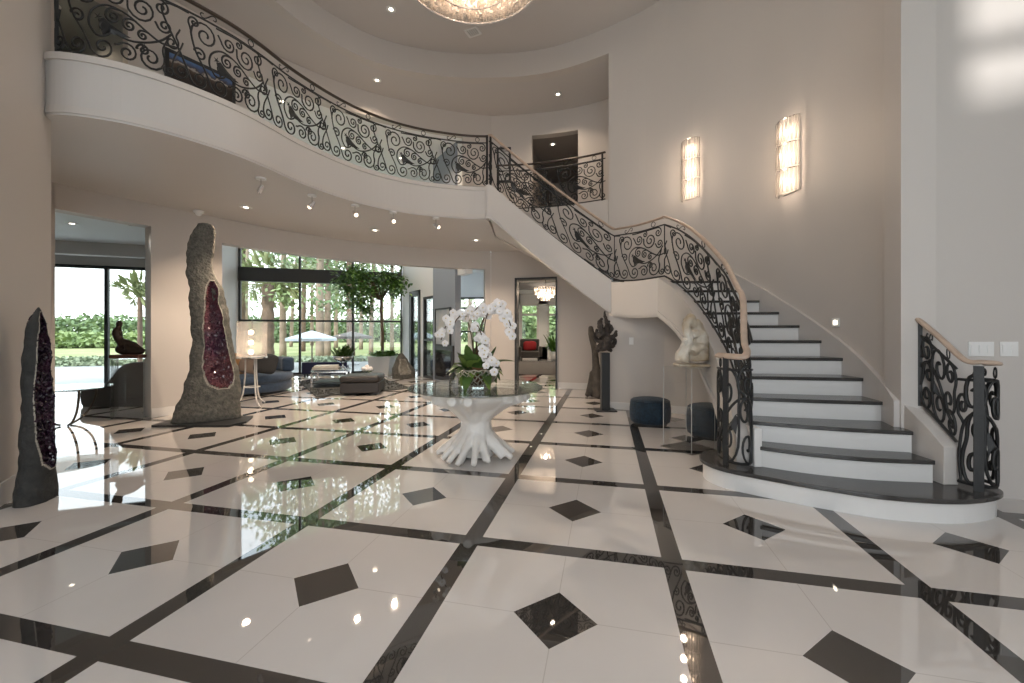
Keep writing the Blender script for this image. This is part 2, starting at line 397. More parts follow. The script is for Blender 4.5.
# ---- living room behind the wide opening
WA, WB, WC = Vector((-8.28, 12.64)), Vector((-3.67, 13.93)), Vector((-1.38, 10.5))
BO = offset(BACK, .22)
cp = [tuple(p) for p in sub(BO, 215, 486)]
struct('ceiling_living_room', MB().prism(cp+[(-.5, 10.5), (-1.0, 11.6), (-3.6, 14.2), (-8.6, 12.9), (-8.8, 10.3)], 6.08, 6.2), 'room_white')
WL = sub(BO, 218, 224)[0]
struct('wall_living_left', MB().strip([Vector((-8.62, 10.42)), Vector((-8.32, 11.7)), WA], [Vector((-8.82, 10.46)), Vector((-8.55, 11.7)), WA+Vector((-.25, 0))], 0, 6.1), 'room_white')
struct('wall_living_side', MB().strip([WL+Vector((-.05, .02)), Vector((-8.6, 10.4))], [WL+Vector((-.2, -.0)), Vector((-8.7, 10.3))], 3.0, 6.1), 'room_white')
def along(A, B, px):
    k = (px-512)/FPX; d = B-A; t = (k*A.y-A.x)/(d.x-k*d.y); return A+d*t
nR = Vector((WB-WC)).normalized(); nR = Vector((nR.y, -nR.x))
def rw(mb, q0, q1, z0, z1, t=.18):
    a, b = along(WB, WC, q0), along(WB, WC, q1); mb.strip([a, b], [a+nR*t, b+nR*t], z0, z1)
mb = MB(); rw(mb, 402.3, 409.5, 0, 6.1); rw(mb, 409.5, 420.5, 2.62, 6.1); rw(mb, 420.5, 424.5, 0, 6.1); rw(mb, 424.5, 435, 2.35, 6.1); rw(mb, 457.5, 466, 2.75, 6.1)
struct('wall_living_right', mb, 'room_white')
def pane_frame(root, A, B, z0, z1, t=.05, m='black_frame', nm='frame', depth=.09):
    d = (B-A).normalized(); nn = Vector((-d.y, d.x))*depth; mb = MB()
    bar = lambda p, q, a, b: mb.prism([p-nn/2, q-nn/2, q+nn/2, p+nn/2], a, b)
    bar(A, A+d*t, z0, z1); bar(B-d*t, B, z0, z1); bar(A, B, z0, z0+t); bar(A, B, z1-t, z1)
    return struct(nm, mb, m, root), nn
def window(name, A, B, z0, z1, mull=(), trans=(), m='black_frame', t=.06, beam=None):
    A, B = Vector(A), Vector(B); d = (B-A).normalized(); nn = Vector((-d.y, d.x)); root = thing(name, None, None, (A.x, A.y, 0)); root['kind'] = 'structure'
    mb = MB(); hb = nn*.045
    bar = lambda p, q, a, b: mb.prism([p-hb, q-hb, q+hb, p+hb], a, b)
    bar(A, A+d*t, z0, z1); bar(B-d*t, B, z0, z1); bar(A, B, z0, z0+t); bar(A, B, z1-t, z1)
    struct('frame', mb, m, root)
    for q in mull:
        p = along(A, B, q); mm = MB(); mm.prism([p-d*t/2-hb, p+d*t/2-hb, p+d*t/2+hb, p-d*t/2+hb], z0, z1); struct('mullion', mm, m, root)
    for zc, hh in trans:
        mm = MB(); e = hb*(1.05 if hh < .1 else 1.8); mm.prism([A-e, B-e, B+e, A+e], zc-hh/2, zc+hh/2); struct('transom', mm, m, root)
    struct('pane', MB().prism([A-nn*.004, B-nn*.004, B+nn*.004, A+nn*.004], z0+.01, z1-.01), 'pane_glass', root)
    return root
window('window_1', WA, WB, 0, 6.08, (300, 353), ((3.09, .42), (1.68, .06)))
window('window_2', along(WB, WC, 424.5), along(WB, WC, 435), 0, 2.35, (), ((1.1, .05),))
# tall dark door leaf in the right-hand wall
da, db = along(WB, WC, 409.8), along(WB, WC, 420.2); dd = (db-da).normalized()
dr = thing('door_1', None, None, (da.x, da.y, 0)); dr['kind'] = 'structure'
mb = MB(); bb = nR*.08
for p, qq in ((da, da+dd*.16), (db-dd*.16, db)): mb.prism([p-bb*.3, qq-bb*.3, qq+bb, p+bb], 0, 2.6)
mb.prism([da-bb*.3, db-bb*.3, db+bb, da+bb], 2.44, 2.6); struct('frame', mb, 'black_frame', dr)
struct('pane', MB().prism([da+nR*.02, db+nR*.02, db+nR*.03, da+nR*.03], 0, 2.45), 'pane_glass', dr)
# chimney breast
ca, cb = along(WB, WC, 435), along(WB, WC, 457.3)
struct('wall_chimney', MB().strip([ca-nR*.06, cb-nR*.06], [ca+nR*.10, cb+nR*.10], 0, 6.08), 'chimney_paint')
# windows seen through the gap beside the chimney
window('window_3', (-2.25, 15.2), (-.75, 15.2), 0, 2.6, (), ((1.35, .05), (2.2, .05)))
mb = MB(); mb.box((-2.9, 15.2, 2.6), (-.6, 15.4, 3.6)); mb.box((-.8, 12, 0), (-.6, 15.4, 3.6)); struct('wall_breakfast', mb, 'room_white')
struct('ceiling_breakfast', MB().prism([(-2.9, 15.4), (-.6, 15.4), (-.6, 10.55), (-1.25, 10.55), (-2.2, 12.6)], 3.5, 3.6), 'room_white')

# ---- side room at the left
SA, SB = Vector((-13.2, 8.75)), Vector((-8.6, 10.35))
window('window_4', SA, SB, 0, 2.9, (107, 30), (), 'steel_frame', .07)
mb = MB(); nS = (SB-SA).normalized(); nS = Vector((-nS.y, nS.x)); mb.strip([SA, SB], [SA+nS*.2, SB+nS*.2], 2.9, 3.36)
mb.strip([Vector((-8.6, 10.35)), WL+Vector((-.2, 0))], [Vector((-8.4, 10.5)), WL+Vector((-.1, .1))], 0, 3.4)
mb.strip([Vector((-13.2, 8.75)), Vector((-13.2, 4.2)), Vector((-6.7, 3.7))], [Vector((-13.4, 8.75)), Vector((-13.4, 4.0)), Vector((-6.7, 3.5))], 0, 3.4)
struct('wall_side_room', mb, 'wall_paint')
struct('ceiling_side_room', MB().prism([(-13.4, 8.9), (-8.5, 10.6), tuple(WL)]+[tuple(p) for p in sub(BO, 20, 218)[::-1]]+[(-6.9, 3.5), (-13.4, 3.9)], 3.3, 3.45), 'room_white')
mb = MB(); h_ = nS*-.9; mb.strip([SA+h_, SB+h_], [SA+h_*.75, SB+h_*.75], 3.02, 3.3); struct('trim_side_room', mb, 'wall_paint')

# ---- room beyond the doorway
dA, dB = onD(515), onD(557)
dr = thing('door_2', None, None, (dA.x, dA.y, 0)); dr['kind'] = 'structure'; d = (dB-dA).normalized(); mb = MB(); e = Vector((-.01, -.04))
for p, qq, z0, z1 in ((dA, dA+d*.05, 0, 2.62), (dB-d*.03, dB, 0, 2.62), (dA, dB, 2.58, 2.62)): mb.prism([p+e, qq+e, qq+nd, p+nd], z0, z1)
struct('frame', mb, 'steel_frame', dr)
mb = MB(); mb.strip([Vector((.0, 10.3)), Vector((-.55, 20.6))], [Vector((-.2, 10.3)), Vector((-.75, 20.6))], 0, 3.2); mb.strip([Vector((1.15, 10.1)), Vector((3.2, 21.0))], [Vector((1.4, 10.1)), Vector((3.4, 21.0))], 0, 3.2)
mb.box((-.8, 20.5, 0), (3.3, 20.7, .62)); mb.box((-.8, 20.5, 2.72), (3.3, 20.7, 3.2)); mb.box((-.8, 20.5, 0), (.42, 20.7, 3.2)); mb.box((1.3, 20.5, 0), (1.75, 20.7, 3.2))
struct('wall_sitting_room', mb, 'room_white')
struct('ceiling_sitting_room', MB().prism([(-.3, 10.35), (1.5, 10.0), (3.5, 21), (-.9, 21)], 3.2, 3.3), 'wall_paint')
struct('trim_sitting_room', MB().box((-.4, 13.6, 2.72), (2.2, 13.75, 2.95)), 'steel_frame')
window('window_5', (.42, 20.55), (1.3, 20.55), .62, 2.72, (), ((2.2, .1),), 'white_paint', .08)
window('window_6', (1.75, 20.55), (2.95, 20.55), .62, 2.72, (), ((2.2, .1),), 'white_paint', .08)
mat('dark_carpet', (.12, .115, .11), .95, bump=.3, bscale=200)
# ---------------------------------------------------------------- staircase
IN = {2: (2.01, 3.55), 3: (2.06, 3.72), 4: (2.125, 3.95), 5: (2.19, 4.2), 6: (2.25, 4.45), 7: (2.30, 4.75), 8: (2.34, 5.05), 9: (2.365, 5.35), 10: (2.37, 5.65), 11: (2.34, 5.97), 12: (2.28, 6.3)}
OUT = {2: (3.16, 3.11), 3: (3.18, 3.30), 4: (3.3, 3.66), 5: (3.37, 3.97), 6: (3.40, 4.28), 7: (3.42, 4.6), 8: (3.41, 4.94), 9: (3.38, 5.27), 10: (3.33, 5.6), 11: (3.26, 5.95), 12: (3.15, 6.3)}
def upin(t): return Vector((lerp(1.765, -.38, t), 7.25+.02*t+.13*math.sin(PI*t)))
def upout(t): a = math.radians(lerp(52.5, 88.6, t)); return Vector((CEN.x+4.14*math.cos(a), CEN.y+4.14*math.sin(a)))
for k in range(13, 23): IN[k] = upin((k-13)/9); OUT[k] = upout((k-13)/9)
IN = {k: Vector(p) for k, p in IN.items()}; OUT = {k: Vector(p) for k, p in OUT.items()}
st = thing('staircase', 'curved staircase with white risers and dark treads rising to the balcony', 'staircase', (2.6, 3.6, 0))
E1 = smooth([(1.86, 4.0), (1.73, 3.85), (1.69, 3.66), (1.78, 3.45), (2.08, 3.2), (2.28, 3.06), (2.55, 2.9), (2.87, 2.82), (3.13, 2.82), (3.4, 2.9), (3.53, 3.02), (3.5, 3.18), (3.36, 3.3)], 6)
E1 = [Vector((p[0], p[1])) for p in E1]
def step(name, front, back, z, body_z0, over=.025):
    """front and back: plan polylines; white riser body with a dark overhanging tread"""
    inn = offset(front, over)
    b = obj('riser', MB().prism([tuple(p) for p in inn]+[tuple(p) for p in back[::-1]], body_z0, z-.032), 'riser_white', st)
    obj('tread', MB().prism([tuple(p) for p in front]+[tuple(p) for p in back[::-1]], z-.032, z), 'tread_dark', b, bevel=.006)
def arc_line(a, b, bulge):
    m = (a+b)/2; d = (b-a); nn = Vector((d.y, -d.x)).normalized()*bulge
    return [Vector(p) for p in smooth([a, a.lerp(b, .3)+nn*.85, m+nn, a.lerp(b, .7)+nn*.85, b], 4)]
F = {1: E1, 2: arc_line(IN[2], OUT[2]+Vector((.0, .0)), .10), 3: arc_line(IN[3], OUT[3], .05), 4: arc_line(IN[4], OUT[4], .02)}
for k in range(5, 13): F[k] = [IN[k], OUT[k]]
back1 = [Vector((2.0, 4.05)), Vector((2.3, 3.9)), Vector((3.3, 3.42))]
step('s', E1, [Vector((1.95, 4.02)), Vector((2.25, 3.95)), Vector((3.2, 3.42)), Vector((3.33, 3.36))], R_, 0, .03)
for k in range(2, 12):
    nx = F[k+1]; dz = R_*k
    bk = [nx[0]+Vector((0, .09)), nx[-1]+Vector((0, .09))] if k > 3 else [p+Vector((0, .06)) for p in nx]
    step('s', F[k], bk, dz, 0 if k < 4 else dz-R_-.03)
# landing and upper flight
mid_out = [p for p in DRUMW if p.y > 6.3 and p.y < 7.62][::-1]
mid_out = [p+Vector((-.06, -.05)) for p in mid_out]
step('s', F[12], [IN[12]+Vector((-.01, .02)), Vector((2.06, 6.75)), IN[13]+Vector((0, .06)), OUT[13]+Vector((-.06, .04)), Vector((2.45, 7.3)), Vector((2.85, 6.8)), OUT[12]+Vector((-.02, .05))], R_*12, R_*11-.03)
for k in range(13, 22):
    dz = R_*k; a, b = IN[k], OUT[k]; c, d = IN[k+1], OUT[k+1]
    step('s', [a, b], [c+(c-a)*.3, d+(d-b)*.3], dz, dz-R_-.03)
# inner stringer (white band) as one continuous curved piece, and the soffit under the flights
SP = [IN[k] for k in range(2, 13)]+[Vector((2.03, 6.77))]+[IN[k] for k in range(13, 23)]+[Vector(BALC[-1])]
SZ = [R_*k+.06 for k in range(2, 13)]+[R_*12+.06]+[R_*k+.06 for k in range(13, 23)]+[H2]
SZ[10] = SZ[11] = R_*12+.04
for i in range(10): SZ[12+i] = lerp(R_*12+.09, R_*22+.02, i/9)
_A = [Vector((p.x, p.y, z)) for p, z in zip(SP, SZ)]; _A[-1].z = H2+.01
S3 = smooth(_A[:11], 4)[:-1]+smooth(_A[10:13], 5)[:-1]+smooth(_A[12:], 4)
SP2 = [Vector((p.x, p.y)) for p in S3]; SZ2 = [p.z for p in S3]
dep = .565
low = [max(0.0, z-dep-.02) for z in SZ2]
mb = MB().strip(offset(SP2, .09), offset(SP2, -.03), low, SZ2); obj('stringer', mb, 'stair_paint', st)
mb = MB(); mb.strip(offset(SP2, .11), offset(SP2, .07), [max(.0, z-.16) for z in SZ2], [z-.125 for z in SZ2])
mb2 = MB().strip(offset(SP2, .105), offset(SP2, .08), [max(.0, z+.03) for z in low], [z+.09 for z in low])
obj('stringer_moulding', mb2, 'stair_paint', st)
ks = list(range(4, 13))+list(range(13, 23)); a = [IN[k] for k in ks]; b = [OUT[k] for k in ks]
zz = [max(.02, R_*k-dep+.05) for k in ks]; obj('soffit', MB().strip(a, b, zz, [z+.05 for z in zz]), 'stair_paint', st)
ah = [dg_ for dg_ in [math.radians(q) for q in (57, 60, 64, 68, 72, 76, 80, 84, 88, 90)]]
mb = MB(); pz = [max(.3, R_*lerp(13, 22, (math.degrees(q)-51)/37.6)-dep+.02) for q in ah]
mb.strip([Vector((CEN.x+4.15*math.cos(q), CEN.y+4.15*math.sin(q))) for q in ah], [Vector((CEN.x+4.3*math.cos(q), CEN.y+4.3*math.sin(q))) for q in ah], pz, H2-.02); struct('wall_hall_edge', mb, 'wall_paint')
# end block of the stringer on the first step
obj('newel_block', MB().box((2.035, 3.5, R_), (2.10, 3.68, .50)), 'white_paint', st, bevel=.006)
# skirting along the curved wall and knee wall at the right-hand end
kk = list(range(4, 13)); wp = [OUT[k] for k in kk]
def near_wall(p): 
    best = min(DRUMW, key=lambda w: (w-p).length); return best
WS = [(DRUMW[-1]+Vector((-.0, .02)), R_*3.1)]
for k in kk: WS.append((near_wall(OUT[k]), R_*k))
Wp = resample([w for w, z in WS], 30); Wz = [interp([(i/(len(WS)-1), WS[i][1]) for i in range(len(WS))], j/29) for j in range(30)]
cdir = [(CEN-p).normalized() for p in Wp]
mb = MB().strip([p+c*.035 for p, c in zip(Wp, cdir)], [p-c*.05 for p, c in zip(Wp, cdir)], [max(0, z-.3) for z in Wz], [z+.20 for z in Wz]); obj('wall_skirting', mb, 'stair_paint', st)
mb = MB(); KN = [Vector((3.255, 3.09)), Vector((3.265, 3.25)), Vector((3.275, 3.46)), Vector((3.39, 3.66))]
mb.strip([p+Vector((-.055, 0)) for p in KN], [p+Vector((.055, 0)) for p in KN], [R_, R_, R_, .2], [.455, .59, .74, .74]); obj('knee_wall', mb, 'wall_paint', st, bevel=.005)

# ---------------------------------------------------------------- wrought iron balustrades
def spiral(c, r, a, d, turns=1.35, n=22, k=.16):
    return [Vector((c[0]+(r*(1-(1-k)*(i/n)**.85))*math.cos(a+d*2*PI*turns*i/n), c[1]+(r*(1-(1-k)*(i/n)**.85))*math.sin(a+d*2*PI*turns*i/n))) for i in range(n+1)]
def bez(p0, t0, p1, t1, n=12, k=.45):
    L = (p1-p0).length*k; a, b = p0+t0*L, p1-t1*L
    return [p0*(1-t)**3+a*3*t*(1-t)**2+b*3*t*t*(1-t)+p1*t**3 for t in (i/n for i in range(n+1))]
def tang(a, d): return Vector((-math.sin(a)*d, math.cos(a)*d))
def dg(x): return math.radians(x)
def scroll2(A, B, k=.45, tA=1.35, tB=1.35):
    (ca, ra, aa, da), (cb, rb, ab, db) = A, B; aa, ab = dg(aa), dg(ab)
    sa = spiral(ca, ra, aa, -da, tA)[::-1]; sb = spiral(cb, rb, ab, db, tB)
    return sa[:-1]+bez(sa[-1], tang(aa, da), sb[0], tang(ab, db), 12, k)+sb[1:]
def tendril(p, t, B, k=.45, tB=1.35):
    cb, rb, ab, db = B; sb = spiral(cb, rb, dg(ab), db, tB); t = Vector(t).normalized()
    return bez(Vector(p), t, sb[0], tang(dg(ab), db), 12, k)+sb[1:]
# one repeat of the pattern, 1.08 m long and 0.74 m high
UL, UH = 1.08, .74
MOTIF = [
 # main stem: large spiral at the top left, running down and curling at the foot
 scroll2(((.30, .575), .150, 190, 1), ((.46, .115), .105, 200, 1), .5, 1.6, 1.5),
 tendril((.155, .52), (.02, 1), ((.185, .66), .062, 200, -1), .4),
 tendril((.19, .38), (-.2, .9), ((.245, .36), .07, 150, -1), .4),
 tendril((.13, .73), (-.9, .1), ((.24, .105), .095, 200, 1), .75, 1.5),
 tendril((.075, .40), (-.2, -.8), ((.06, .115), .085, 180, 1), .45, 1.5),
 tendril((.045, .52), (-.15, -.6), ((-.03, .36), .07, 40, -1), .45),
 # eye shape
 [Vector(p) for p in smooth([(.40, .22), (.345, .31), (.37, .43), (.49, .505), (.66, .47), (.83, .37), (.96, .315), (1.085, .33)], 5)],
 [Vector(p) for p in smooth([(.47, .36), (.55, .275), (.68, .235), (.82, .265), (.95, .335), (1.05, .44)], 5)],
 tendril((.40, .22), (.5, -.25), ((.475, .30), .07, 300, 1), .4),
 tendril((.62, .485), (-.6, .1), ((.545, .415), .072, 110, 1), .3, 1.5), tendril((.74, .43), (-.6, .15), ((.68, .375), .06, 120, 1), .3, 1.5),
 tendril((.85, .36), (-.6, .2), ((.795, .32), .045, 120, 1), .3),
 # top row
 tendril((.44, .66), (.3, -.5), ((.565, .615), .085, 200, 1), .4, 1.6),
 tendril((.66, .62), (.2, -.6), ((.79, .57), .125, 200, 1), .4, 1.7),
 tendril((.42, .72), (.9, .0), ((.69, .68), .05, 90, -1), .4),
 tendril((.72, .73), (.9, 0), ((.955, .655), .075, 90, -1), .4, 1.5),
 tendril((.90, .50), (.3, -.4), ((.985, .49), .065, 250, 1), .5, 1.4),
 # bottom row
 tendril((.56, .16), (.2, .9), ((.665, .115), .095, 140, -1), .5, 1.6),
 tendril((1.02, .40), (-.2, -.8), ((.865, .135), .125, 20, -1), .5, 1.7),
 tendril((.75, .19), (.4, .5), ((.80, .185), .06, 180, -1), .3),
 tendril((.98, .20), (.2, -.6), ((1.03, .07), .055, 190, 1), .45),
]
# bolder, narrower repeat for the stair ends
MOTIF_S = [
 scroll2(((.62, .58), .22, 190, 1), ((.62, .16), .20, 190, 1), .5), tendril((.30, .50), (.1, 1), ((.25, .64), .18, 0, 1)),
 [Vector(p) for p in smooth([(.05, .0), (.02, .2), (.10, .42), (.34, .52), (.62, .40), (.82, .2), (1.05, .1)], 6)],
 scroll2(((.24, .13), .17, 180, -1), ((.30, .40), .14, 180, -1), .5), scroll2(((.92, .62), .14, 20, -1), ((.88, .33), .16, 20, -1), .5),
 tendril((.82, .2), (.4, .2), ((.95, .10), .12, 60, -1)), tendril((.10, .42), (-.3, .4), ((.08, .56), .1, 200, -1)),
]
STAR = [(.425, .385), (.80, .215)]
LEAF = [[(.42, .36), (.47, .385), (.55, .325), (.63, .285), (.70, .262), (.62, .248), (.53, .25), (.49, .28), (.46, .22), (.44, .29)]]
COLLAR = [[Vector(p) for p in smooth([(.285, .05), (.262, .052), (.25, .03), (.268, .008), (.30, .012), (.335, .04), (.37, .072), (.405, .078), (.422, .054), (.408, .032), (.385, .036)], 3)], [Vector((.86+.04*math.cos(dg(a)), .045+.038*math.sin(dg(a)))) for a in range(0, 361, 30)]]
class Run:
    """a balustrade line: foot points in space, measured by plan length"""
    def __init__(s, pts, n=160):
        P = [Vector(p) for p in pts]; L = [0]
        for a, b in zip(P, P[1:]): L.append(L[-1]+math.hypot(b.x-a.x, b.y-a.y))
        s.P, s.L, s.len = P, L, L[-1]
    def at(s, q, t=0):
        q = min(max(q, 0), s.len); k = 0
        while k < len(s.P)-2 and s.L[k+1] < q: k += 1
        p = s.P[k].lerp(s.P[k+1], (q-s.L[k])/max(1e-9, s.L[k+1]-s.L[k])); return p+Vector((0, 0, t))
    def line(s, t, n=None, a=0, b=None):
        b = s.len if b is None else b; n = n or max(4, int((b-a)/.05)); return [s.at(a+(b-a)*i/n, t) for i in range(n+1)]
def balustrade(root, run, wood, height=.93, units=None, flip=False, posts=(), r=.0102, motif=None, prad=.019, rail=True):
    if rail: obj('handrail', MB().tube(run.line(height), .029, 8, flat=.62), wood, root, smooth_=True)
    obj('upper_rail', MB().tube(run.line(height-.115), .011, 5), 'iron', root)
    obj('bottom_rail', MB().tube(run.line(.035), .012, 5), 'iron', root)
    for q in posts: obj('post', MB().tube([run.at(q, .0), run.at(q, height-.01)], prad, 4), 'iron', root)
    n = units or max(1, round(run.len/UL)); L = run.len/n
    for i in range(n):
        def mp(p, k=1.0):
            x = p.x/UL
            if flip: x = 1-x
            return run.at((i+x)*L, .045+p.y*(height-.165)/UH)
        mb = MB()
        for c in (motif or MOTIF): mb.tube([mp(p) for p in c], r, 4, cap=False)
        g = obj('scroll_grille', mb, 'iron', root, smooth_=True)
        for lf in LEAF:
            mb = MB(); pl = [mp(Vector(p)) for p in lf]; m = len(pl); c0 = sum(pl, Vector())/m; t = run.at((i+.5)*L+.05)-run.at((i+.5)*L-.05); nn = Vector((-t.y, t.x, 0)).normalized()
            vs = [p for p in pl]+[c0+nn*.022, c0-nn*.022]; mb.add(vs, [(k, (k+1) % m, m) for k in range(m)]+[((k+1) % m, k, m+1) for k in range(m)])
            obj('acanthus_leaf', mb, 'iron', g)
        for sx_, sy_ in STAR:
            mb = MB(); c0 = mp(Vector((sx_, sy_))); t = run.at((i+.5)*L+.05)-run.at((i+.5)*L-.05); nn = Vector((-t.y, t.x, 0)).normalized(); ring = []
            for a in range(0, 360, 36):
                rr = .042 if (a//36) % 2 == 0 else .013; ring.append(mp(Vector((sx_+math.cos(dg(a))*rr, sy_+math.sin(dg(a))*rr))))
            mb.add(ring+[c0+nn*.012, c0-nn*.012], [(k, (k+1) % 10, 10) for k in range(10)]+[((k+1) % 10, k, 11) for k in range(10)])
            obj('iron_flower', mb, 'iron', g)
        for c, nm in zip(COLLAR, ('collar_scroll', 'collar_ring')):
            obj(nm, MB().tube([run.at((i+((1-p.x/UL) if flip else p.x/UL))*L, height-.115+.008+p.y) for p in c], .006, 4, cap=False), 'iron', g)
# balcony
BP = [Vector((p.x+.0, p.y, H2)) for p in offset(BALC[2:], .07)]; BP[-1] = Vector((-.42, 7.33, H2))
t = thing('balcony_balustrade', 'long curved black wrought iron balustrade along the upper balcony edge', 'balustrade', BP[len(BP)//2])
rn = Run(BP); balustrade(t, rn, 'hand_dark', .93, posts=(.02, rn.len-.02), units=6)
# stair, from the balcony corner down over the landing to the first step
path = [Vector((p.x, p.y, z)) for p, z in zip(offset(SP2, -.03), SZ2)][::-1]
path = path[1:]; path[0] = Vector((-.36, 7.33, H2-.02))
t = thing('stair_balustrade', 'black iron scroll balustrade with pale handrail following the staircase down', 'balustrade', (2.05, 3.62, R_))
i12 = min(range(len(path)), key=lambda i: (path[i]-Vector((2.28, 6.3, R_*12))).length); i13 = min(range(len(path)), key=lambda i: (path[i]-Vector((1.765, 7.25, R_*12))).length)
def rail_part(root, pts, wood, units, flip=False, posts=()):
    rn = Run(pts); balustrade(root, rn, wood, .93, units, flip, [q if q >= 0 else rn.len+q for q in posts])
rail_part(t, path[:i13+1], 'hand_wood', 2, posts=(.02,))
rail_part(t, path[i13:i12+1], 'hand_wood', 1)
rn = Run(path[i12:]); balustrade(t, rn, 'hand_wood', .93, 2, rail=False); hr = rn.line(.93, 14, 0, rn.len-.30)
e = path[-1]
vol = smooth([(e.x, e.y, R_+.0), (1.97, 3.47, R_), (1.90, 3.47, R_), (1.84, 3.54, R_), (1.825, 3.64, R_), (1.85, 3.75, R_)], 5)
rn = Run(vol); balustrade(t, rn, 'hand_wood', .93, 1, posts=(rn.len*.62,), motif=MOTIF_S, r=.0115, prad=.026, rail=False)
hr += [Vector((2.005, 3.60, 1.235)), Vector((1.985, 3.52, 1.15))]+[rn.at(rn.len*u, .93) for u in (.3, .5, .75, 1)]
obj('handrail', MB().tube(smooth(hr, 4), .030, 8, flat=.62), 'hand_wood', t, smooth_=True)
# right-hand end
t = thing('wall_end_balustrade', 'short black iron scroll balustrade against the right wall at the stair foot', 'balustrade', (3.3, 3.06, R_))
p = smooth([(3.315, 3.40, .72), (3.305, 3.25, .60), (3.295, 3.09, .46)], 5); rn = Run(p)
balustrade(t, rn, 'hand_wood', .69, 1, posts=(.015,), motif=MOTIF_S, r=.012, rail=False); hr = [rn.at(q, .69) for q in (0, rn.len*.35, rn.len*.7)]
p = smooth([(3.295, 3.08, R_), (3.31, 3.0, R_), (3.36, 2.95, R_), (3.43, 2.95, R_), (3.48, 3.0, R_), (3.49, 3.08, R_)], 5); rn = Run(p)
balustrade(t, rn, 'hand_wood', .90, 1, posts=(rn.len*.30,), motif=MOTIF_S, r=.012, prad=.036, rail=False)
hr += [rn.at(rn.len*u, .90+.03*(1-u)) for u in (.12, .35, .6, .8, 1)]; hr[0] += Vector((-.01, .03, .03))
obj('handrail', MB().tube(smooth(hr, 5), .027, 8, flat=.62), 'hand_wood', t, smooth_=True)
# hall edge beside the stair head
p = [Vector((CEN.x+4.22*math.cos(dg(a)), CEN.y+4.22*math.sin(dg(a)), H2)) for a in range(88, 56, -2)]
t = thing('hall_balustrade', 'black iron balustrade on the upper hall edge in front of the dark corridor', 'balustrade', p[8])
rn = Run(p); balustrade(t, rn, 'hand_dark', .93, 2, posts=(.02, rn.len-.06))
# ---------------------------------------------------------------- geodes
mat('basalt', (.175, .165, .14), .85, bump=1, bscale=34, col2=(.10, .096, .083), vscale=22)
mat('basalt_dark', (.040, .040, .038), .8, bump=.8, bscale=30, col2=(.025, .026, .025), vscale=12)
mat('agate', (.42, .39, .33), .6, bump=.3, bscale=60, var=.3, vscale=20)
mat('amethyst_light', (.075, .03, .06), .15, spec=.8, col2=(.20, .075, .075), vscale=1.3, detail=3)
mat('amethyst_dark', (.012, .006, .02), .15, spec=.7, col2=(.045, .016, .035), vscale=9)
def geode(name, label, pos, face, prof, cav, ratio, depth, shell, cryst, cname, seed, jag=.014, nt=110, nz=110, rough=.03, rimw=1):
    pos = Vector(pos); f = Vector((face[0], face[1], 0)).normalized(); r = Vector((-f.y, f.x, 0)); root = thing(name, label, 'geode', pos)
    z0, z1 = prof[0][0], prof[-1][0]; V = []; mask = []
    cxt = [(z, c) for z, c, a in prof]; at_ = [(z, a) for z, c, a in prof]; xl = [(z, a) for z, a, b in cav]; xr = [(z, b) for z, a, b in cav]
    for i in range(nz+1):
        z = lerp(z0, z1, i/nz); c = interp(cxt, z); a = interp(at_, z)
        for k in range(nt):
            th = -PI+2*PI*k/nt; x = c+a*math.sin(th); p = pos+r*x+f*(a*ratio*math.cos(th))+Vector((0, 0, z))
            n1 = noise.noise(p*4+Vector((seed, 0, 0)))*rough+noise.noise(p*13+Vector((seed, 3, 0)))*rough*.45
            rad = (p-(pos+r*c+Vector((0, 0, z)))).normalized(); V.append(p+rad*n1)
            inside = 0.0
            if math.cos(th) > 0 and cav[0][0] < z < cav[-1][0]:
                l, rr = interp(xl, z), interp(xr, z); hw = (rr-l)/2; u = (x-(l+rr)/2)/max(hw, 1e-4)
                if abs(u) < 1:
                    ez = min((z-cav[0][0])/.12, (cav[-1][0]-z)/.12, 1); inside = max(0.001, min(1-u*u, 1)*math.sqrt(max(ez, 0)))
            mask.append(inside)
    idx = lambda i, k: i*nt+k % nt
    sh, rim, fc = [], [], []
    for i in range(nz):
        for k in range(nt):
            q = (idx(i, k), idx(i, k+1), idx(i+1, k+1), idx(i+1, k)); m = [mask[j] > 0 for j in q]
            if all(m): fc.append(q)
            else:
                near = any(mask[j] > 0 for j in q) or any(mask[idx(i+di, k+dk)] > 0 for di in (0, 1) if 0 <= i+di <= nz for dk in (-rimw, rimw+1))
                (rim if near else sh).append(q)
    caps = [tuple(range(nt))[::-1], tuple(nz*nt+k for k in range(nt))]
    def pick(fs, vs):
        used = sorted({j for q in fs for j in q}); mp = {j: n for n, j in enumerate(used)}; return MB().add([vs[j] for j in used], [tuple(mp[j] for j in q) for q in fs])
    obj('rock_shell', pick(sh+caps, V), shell, root, smooth_=True); obj('agate_rim', pick(rim, V), 'agate', root, smooth_=True)
    rnd = random.Random(seed); W = list(V)
    for j, q in enumerate(V):
        if mask[j] > .002: W[j] = q-f*(depth*mask[j])+Vector((rnd.uniform(-jag, jag), rnd.uniform(-jag, jag), rnd.uniform(-jag, jag)))
    obj(cname, pick(fc, W), cryst, root)
    return root
s_ = 6.15/FPX
def pxprof(tab, cx, yb): return [((yb-y)*s_, ((a+b)/2-cx)*s_, (b-a)/2*s_) for y, a, b in tab]
big = pxprof([(420, 176, 241), (410, 178, 240), (400, 181, 239), (390, 184.5, 239), (370, 190, 236), (355, 192, 234), (340, 192.5, 231.5), (325, 191, 229), (310, 191, 227), (290, 191, 222), (277, 190.5, 216), (265, 190, 213), (255, 190, 213), (246, 191, 215), (238, 193, 216.5), (230, 197, 216), (226, 199, 213), (225, 202, 210)], 209, 420)
